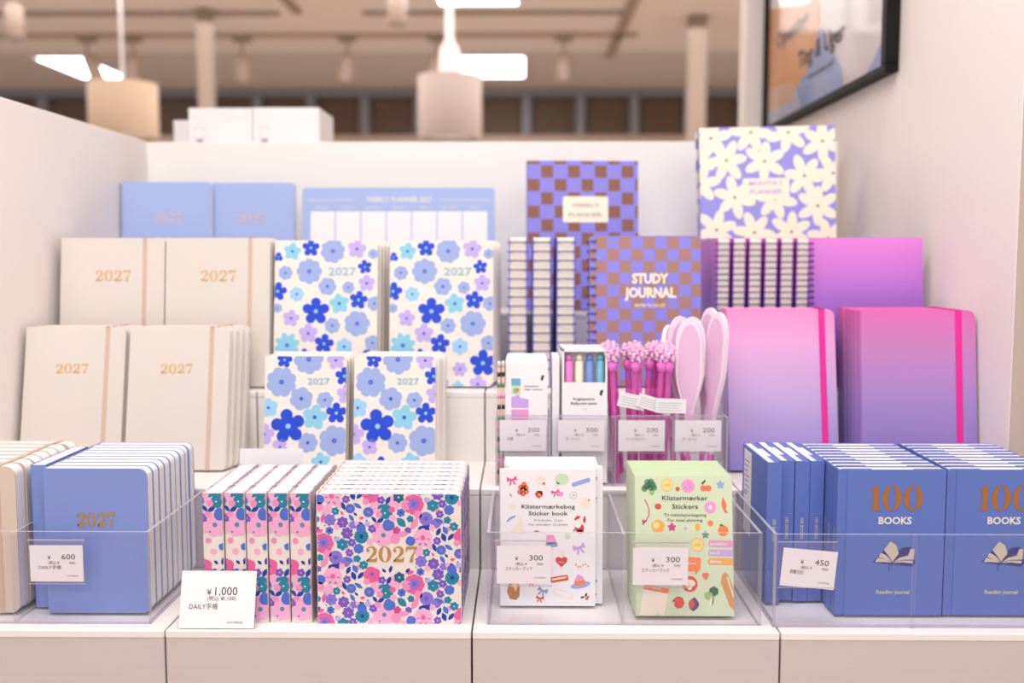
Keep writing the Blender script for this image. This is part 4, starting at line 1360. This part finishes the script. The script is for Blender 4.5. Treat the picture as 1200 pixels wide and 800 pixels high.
# ------------------------------------------------------------------ price tags
def price_tag(x, y, z, wd, h, price, tax, name, label, rot=(0, 0, 0), sleeve=True, comma=False, faint=False, group=None, roll=0):
    """x,z = lower left corner of the card"""
    u = empty('price_tag', (x, y, z), rot); tag(u, label, 'price tag', group)
    holder = None
    if sleeve:
        b = MB(); b.box(-.0022, -.0012, -.0028, wd + .002, -.0007, h + .006, M['sleeve'])
        b.box(-.0022, -.0007, -.0028, wd + .002, .0011, -.0023, M['acrylic_edge']); b.box(-.0022, -.0007, h + .0050, wd + .002, .0011, h + .006, M['acrylic_edge'])
        b.box(-.0022, .0006, -.0028, wd + .002, .0011, h + .006, M['sleeve'])
        b.build('holder', u)
    else:
        b = MB(); b.box(-.001, .0008, -.0006, wd + .001, .0020, h + .0006, M['acrylic']); b.box(-.001, .0008, -.0006, wd + .001, .035, .0006, M['acrylic'])
        o = b.build('stand', u)
    b = MB(); b.box(0, -.0002, 0, wd, .0002, h, M['tagcard'])
    card = b.build('card', u, rot=(0, roll, 0))
    pr = Print(base=.0004)
    ik = M['ink_soft'] if faint else M['ink']
    k = wd / .055
    kz = h / .0385
    P = (.38, .46, .757, .36, .74, .125, .355, .64, .85) if comma else (.366, .60, .855, .35, .855, .16, .40, .70, .90)
    Z = (.575, .485, .335, .085) if comma else (.615, .49, .35, .14)
    pr.text('¥', P[0] * wd, Z[0] * h, .105 * h, ik, 'c', 0, .0)
    pr.text(price, P[2] * wd, Z[0] * h, .145 * h, ik, 'r', 0, .0, width=(P[2] - P[1]) * wd)
    pr.text('(税込 ¥', P[3] * wd, Z[1] * h, .066 * h, ik, 'l', 0, .0)
    pr.text(tax + ')', P[4] * wd, Z[1] * h, .066 * h, ik, 'r', 0)
    pr.text(name, P[5] * wd, Z[2] * h, .084 * h, ik, 'l', 0, .0, width=wd * (.062 * len(name) if ord(name[0]) > 500 else P[6] * 1.08))
    pr.text('SOSTRENE', P[8] * wd, Z[3] * h, .036 * h, ik, 'r', 0, .0, width=(P[8] - P[7]) * wd)
    pr.build('price_print', card)
    return u


price_tag(-.5122, 1.0082, L1 + .0462, .0555, .0385, '600', '660', 'DAILY手帳', 'price tag of 600 yen on the left tray')
price_tag(-.0262, 1.0102, L1 + .0450, .0560, .0400, '300', '330', 'ステッカーブック', 'price tag of 300 yen in front of the white sticker books')
price_tag(.1150, 1.0102, L1 + .0440, .0570, .0395, '300', '330', 'ステッカーブック', 'price tag of 300 yen in front of the green sticker books')
price_tag(.2660, 1.0062, L1 + .0455, .0560, .0400, '450', '495', '読書日記', 'price tag of 450 yen tilted in its holder before the reading journals', roll=R(5))
price_tag(-.3550, .9965, L1 + .0010, .0780, .0580, '1,000', '1,100', 'DAILY手帳', 'large leaning price card of 1,000 yen at the foot of the floral planners', rot=(R(-17), 0, 0), sleeve=False, comma=True)
for x, p, t_, nm, lab in ((-.0275, '200', '220', '付箋', 'price tag of 200 yen below the page marker boxes'), (.0445, '300', '330', 'ボールペン', 'price tag of 300 yen below the ballpoint pen boxes'),
                          (.1185, '200', '220', 'クリスタルペン', 'price tag of 200 yen below the pink crystal pens'), (.1880, '200', '220', 'ボールペン', 'price tag of 200 yen below the petal shaped pens')):
    price_tag(x, 1.2135, L2 + .0445, .0570, .0385, p, t_, nm, lab, faint=True, sleeve=True)
b = MB(); b.box(0, 0, 0, .078, .0006, .048, M['white_card']); b.box(0, 0, 0, .078, .02, .0006, M['white_card'])
tag(b.build('blank_card', loc=(-.3480, 1.2020, L2 + .0002), rot=(R(-8), 0, 0)), 'plain white card standing behind the spine-out floral planners', 'card')


# ------------------------------------------------------------------ boxes in the pen tray
def leafmark(pr, x, z, s):
    pr.poly(leaf(x, z + s * .30, s * .60, s * .42, -1.2), M['ink'], 1)
    pr.poly(leaf(x + s * .12, z + s * .66, s * .62, s * .46, 1.2), M['ink'], 1.4)


PMW, PMH, PMT = .0520, .1550, .0095
u = empty('page_marker_pack'); tag(u, 'x', 'stationery pack', 'white page marker packs')
b = MB(); b.prism(rrect(0, 0, PMW, PMH - .006, .0008, (0, 0, 1, 1)), 0, PMT, M['white_card'])
b.add([(0, 0, PMH - .006), (PMW, 0, PMH - .006), (PMW - .002, PMT * .8, PMH), (.002, PMT * .8, PMH), (0, PMT, PMH - .006), (PMW, PMT, PMH - .006)], [(0, 1, 2, 3), (0, 3, 4), (1, 5, 2), (3, 2, 5, 4)], M['white_card'])
b.build('sleeve', u)
pr = Print()
pr.rect(.0070, .110, .0185, .1300, M['s_mint'], 0); pr.rect(.0070, .121, .0185, .130, M['p_teal'], 1)
pr.poly(disc(.0125, .1150, .0035), M['s_lime'], 2); pr.poly(disc(.0150, .1158, .002), M['s_coral'], 3)
pr.poly([(.0070, .0935), (.0285, .0935), (.0285, .1040), (.0185, .1060), (.0160, .110), (.0070, .107)], M['s_lav'], 1)
pr.rect(.0070, .0820, .0285, .0915, M['s_pink'], 1); pr.rect(.0070, .070, .0285, .0805, M['s_pink'], 1)
pr.poly(disc(.0120, .0865, .004, .003), M['s_lav'], 2)
pr.text('Indeksfaner', .0235, .1195, .0022, M['ink'], 'l', 1, .01, width=.018); pr.text('Page markers', .0235, .1155, .0022, M['ink'], 'l', 1, .01, width=.022)
leafmark(pr, .0450, .1270, .0080)
pr.build('pack_print', u)
stack(u, 7, -.0205, 1.220, L2 + .0023, R(3), PMT, '%s of the white page marker packs', seed=30, jit=.0006, dy=.0005, skip=('pack_print',))
# narrow striped pencils at the left of the pen tray
for i in range(2):
    u = empty('patterned_pen', (-.0286 + .0050 * i, 1.2205 + .002 * i, L2 + .0023), (R(-1), 0, 0))
    tag(u, 'thin black and beige patterned pen at the left of the pen tray, %s' % ('front one' if i == 0 else 'rear one'), 'pen', 'thin patterned pens')
    b = MB(); b.tube([(0, 0, 0), (0, 0, .145)], .0021, M['s_tanpale'], 10); b.build('barrel', u)
    b = MB()
    for k in range(10):
        b.tube([(0, 0, .012 + .0135 * k), (0, 0, .0175 + .0135 * k)], .00222, M[['ink', 's_pink', 's_green'][k % 3]], 10)
    b.build('band_print', u)
    b = MB(); b.tube([(0, 0, .145), (0, 0, .151), (0, 0, .153)], [.0022, .0022, .001], M['off'], 10); b.build('cap', u)

# ballpoint pen boxes
BPW, BPH, BPT = .0560, .1670, .0160
u = empty('pen_box'); tag(u, 'x', 'pen box', 'white ballpoint pen boxes')
b = MB()
z1 = .125
b.box(0, 0, 0, BPW, .0008, z1, M['white_card']); b.box(0, BPT - .0008, 0, BPW, BPT, BPH, M['white_card'])
b.box(0, .0008, 0, .0008, BPT - .0008, BPH, M['white_card']); b.box(BPW - .0008, .0008, 0, BPW, BPT - .0008, BPH, M['white_card'])
b.box(0, 0, z1, .0025, .0008, BPH, M['white_card']); b.box(BPW - .0025, 0, z1, BPW, .0008, BPH, M['white_card'])
b.box(0, 0, BPH - .004, BPW, .0008, BPH, M['white_card']); b.box(.0004, .0004, BPH - .0008, BPW - .0004, BPT - .0004, BPH, M['white_card'])
b.build('carton', u)
for k, m in enumerate(('p_pink', 'p_cream', 'p_blue', 'p_teal')):
    cx = .0085 + k * .0130
    b = MB(); b.tube([(cx, .0075, .020), (cx, .0075, .150), (cx, .0075, .1515)], [.0052, .0052, .0040], M[m], 14)
    b.tube([(cx, .0075, .151), (cx, .0075, .157), (cx, .0075, .160)], [.0044, .0044, .0018], M[m], 14); b.build('pen', u)
pr = Print()
pr.text('Kuglepenne', BPW / 2 - .001, .1030, .0032, M['ink'], 'c', 1, .02, width=.0265); pr.text('Ballpoint pens', BPW / 2 - .001, .0975, .0032, M['ink'], 'c', 1, .02, width=.0325)
pr.text('4 pcs', BPW / 2, .0905, .0020, M['ink_faint'], 'c', 1); leafmark(pr, .0480, .1080, .0085)
pr.build('box_print', u)
stack(u, 4, .0495, 1.2195, L2 + .0023, R(3), BPT, '%s of the white boxes of four ballpoint pens', seed=31, jit=.0008, dy=.0003, dx=-.0008, skip=('pen', 'box_print'), keep=1)
b = MB(); b.cbox(0, 0, 0, .0090, .058, .158, M['white_card'], .0006)
tag(b.build('plain_pen_box', loc=(.0372, 1.224, L2 + .0023)), 'plain white side of a pen box left of the coloured pens', 'pen box')

# crystal pens
rnd = random.Random(4)


def crystal_pen():
    u = empty('crystal_pen'); tag(u, 'x', 'pen', 'pink crystal top pens')
    b = MB(); b.tube([(0, 0, .004), (0, 0, .095), (0, 0, .122), (0, 0, .128)], [.0040, .0042, .0042, .0060], M['magenta_clear'], 12); b.build('barrel', u)
    b = MB(); b.tube([(0, 0, .010), (0, 0, .085)], .0016, M['pen_pink'], 8); b.tube([(0, 0, .000), (0, 0, .006)], [.0008, .0034], M['pen_pink'], 10); b.build('refill', u)
    b = MB(); b.tube([(0, 0, .122), (0, 0, .130), (0, 0, .134)], [.0048, .0075, .0050], M['pen_pink'], 12); b.build('collar', u)
    cr = MB()
    import_pts = []
    n = 20
    for i in range(n):
        zz = 1 - 2 * (i + .5) / n
        a = i * 2.39996
        r_ = math.sqrt(1 - zz * zz)
        cr.ball((.0085 * r_ * math.cos(a), .0085 * r_ * math.sin(a), (.1425 + .0085 * zz)), .0036, M['crystal'], 5, 3, smooth=False)
    cr.ball((0, 0, .1425), .0078, M['pen_pink'], 10, 6)
    cr.build('crystal_ball', u)
    return u


proto = crystal_pen()
spots = [(.1240, 1.228, -.05, .02), (.1380, 1.226, .03, .0), (.1520, 1.230, -.06, .02), (.1640, 1.226, .06, .03), (.1765, 1.228, .035, .0), (.1260, 1.248, -.10, .05), (.1400, 1.250, -.03, .05), (.1540, 1.252, .05, .05),
         (.1680, 1.248, .07, .06), (.1320, 1.270, -.08, .07), (.1470, 1.272, .0, .08), (.1610, 1.270, .06, .08), (.1760, 1.268, .04, .05), (.1240, 1.282, -.04, .06), (.1690, 1.284, .06, .07)]
rows = ['front', 'front', 'front', 'front', 'front', 'second', 'second', 'second', 'second', 'third', 'third', 'third', 'third', 'rear', 'rear']
cnt = {}
for i, (x, y, rx, ry) in enumerate(spots):
    o = proto if i == 0 else copy_tree(proto)
    o.location = (x - max(0, .150 - x) * .18, y, L2 + .0030)
    o.scale = (.92, .92, 1.13)
    o.rotation_euler = (-ry * .6, rx, rnd.random() * 3)
    o.rotation_euler = (Matrix.Rotation(rx, 3, 'Y') @ Matrix.Rotation(-ry * .6, 3, 'X') @ Matrix.Rotation(rnd.random() * 3, 3, 'Z')).to_euler()
    cnt[rows[i]] = cnt.get(rows[i], 0) + 1
    o['label'] = 'magenta pen with sparkling ball top, %s from left in the %s row' % (['first', 'second', 'third', 'fourth', 'fifth'][cnt[rows[i]] - 1], rows[i])
# paper flags on the pens
for i, (x, y, z, w_, h_, ry, lab) in enumerate([(.1170, 1.2195, .100, .034, .018, .20, 'left white paper flag wrapped round the crystal pens'), (.1400, 1.2185, .100, .044, .017, .30, 'middle slanting white paper flag on the crystal pens'),
                                                (.1640, 1.2170, .092, .038, .018, .04, 'right white paper flag on the crystal pens')]):
    u = empty('paper_flag', (x, y, L2 + z), (0, ry, .05)); tag(u, lab, 'paper flag', 'paper flags on the pens')
    b = MB(); b.box(0, 0, 0, w_, .0003, h_, M['tagcard']); b.build('paper', u)
    pr = Print(base=.0001)
    for k in range(4):
        pr.rect(.003, .003 + k * .003, w_ - .004 - (k * 3 % 4) * .002, .0036 + k * .003, M['ink_faint'], 0)
    pr.build('small_print', u)


# petal shaped pens
def petal_pen():
    u = empty('petal_pen'); tag(u, 'x', 'pen', 'pale pink petal shaped pens')

    def outline(s, z0, z1):
        p = []
        n = 20
        for k in range(n + 1):
            t_ = k / n
            t_ = 1 - (1 - t_) ** 1.5
            z = z0 + (z1 - z0) * t_
            g = min(1, max(0, (t_ - .22) / .40))
            wv = s * (.22 + .78 * g * g * (3 - 2 * g)) * math.sqrt(max(0, 1 - max(0, (t_ - .80) / .20) ** 2))
            p.append((wv, z))
        return [(a, z) for a, z in p] + [(-a, z) for a, z in reversed(p[:-1])]
    b = MB(); b.prism(outline(.0170, .030, .205), -.0030, .0030, M['petal_rim']); b.build('rim', u)
    b = MB(); b.prism(outline(.0138, .040, .198), -.0040, .0040, M['petal_pen']); b.build('face', u)
    b = MB(); b.tube([(0, 0, 0), (0, 0, .010), (0, 0, .050)], [.0008, .0030, .0042], M['pen_pink'], 10); b.build('barrel', u)
    return u


proto = petal_pen()
for i, (x, y, rz, ry, sc, lab) in enumerate([(.1980, 1.284, .9, -.02, .94, 'short petal shaped pen peeking out behind the crystal pens'), (.2080, 1.268, .25, -.02, 1.0, 'pale pink petal shaped pen behind the broad one, leaning left'),
                                             (.2080, 1.240, .12, .01, .99, 'broad pale pink petal shaped pen facing out in front'), (.2110, 1.254, .1, .03, 1.0, 'pale pink petal shaped pen just behind the broad one at its right'),
                                             (.2330, 1.280, -1.0, .02, 1.05, 'tall petal shaped pen standing edgewise near the right'), (.2370, 1.252, -1.0, .03, 1.03, 'rightmost tall petal shaped pen in the pen tray')]):
    o = proto if i == 0 else copy_tree(proto)
    o.location = (x, y, L2 + .0030)
    o.scale = (1, 1, sc)
    o.rotation_euler = (-.04, ry, rz)
    o['label'] = lab
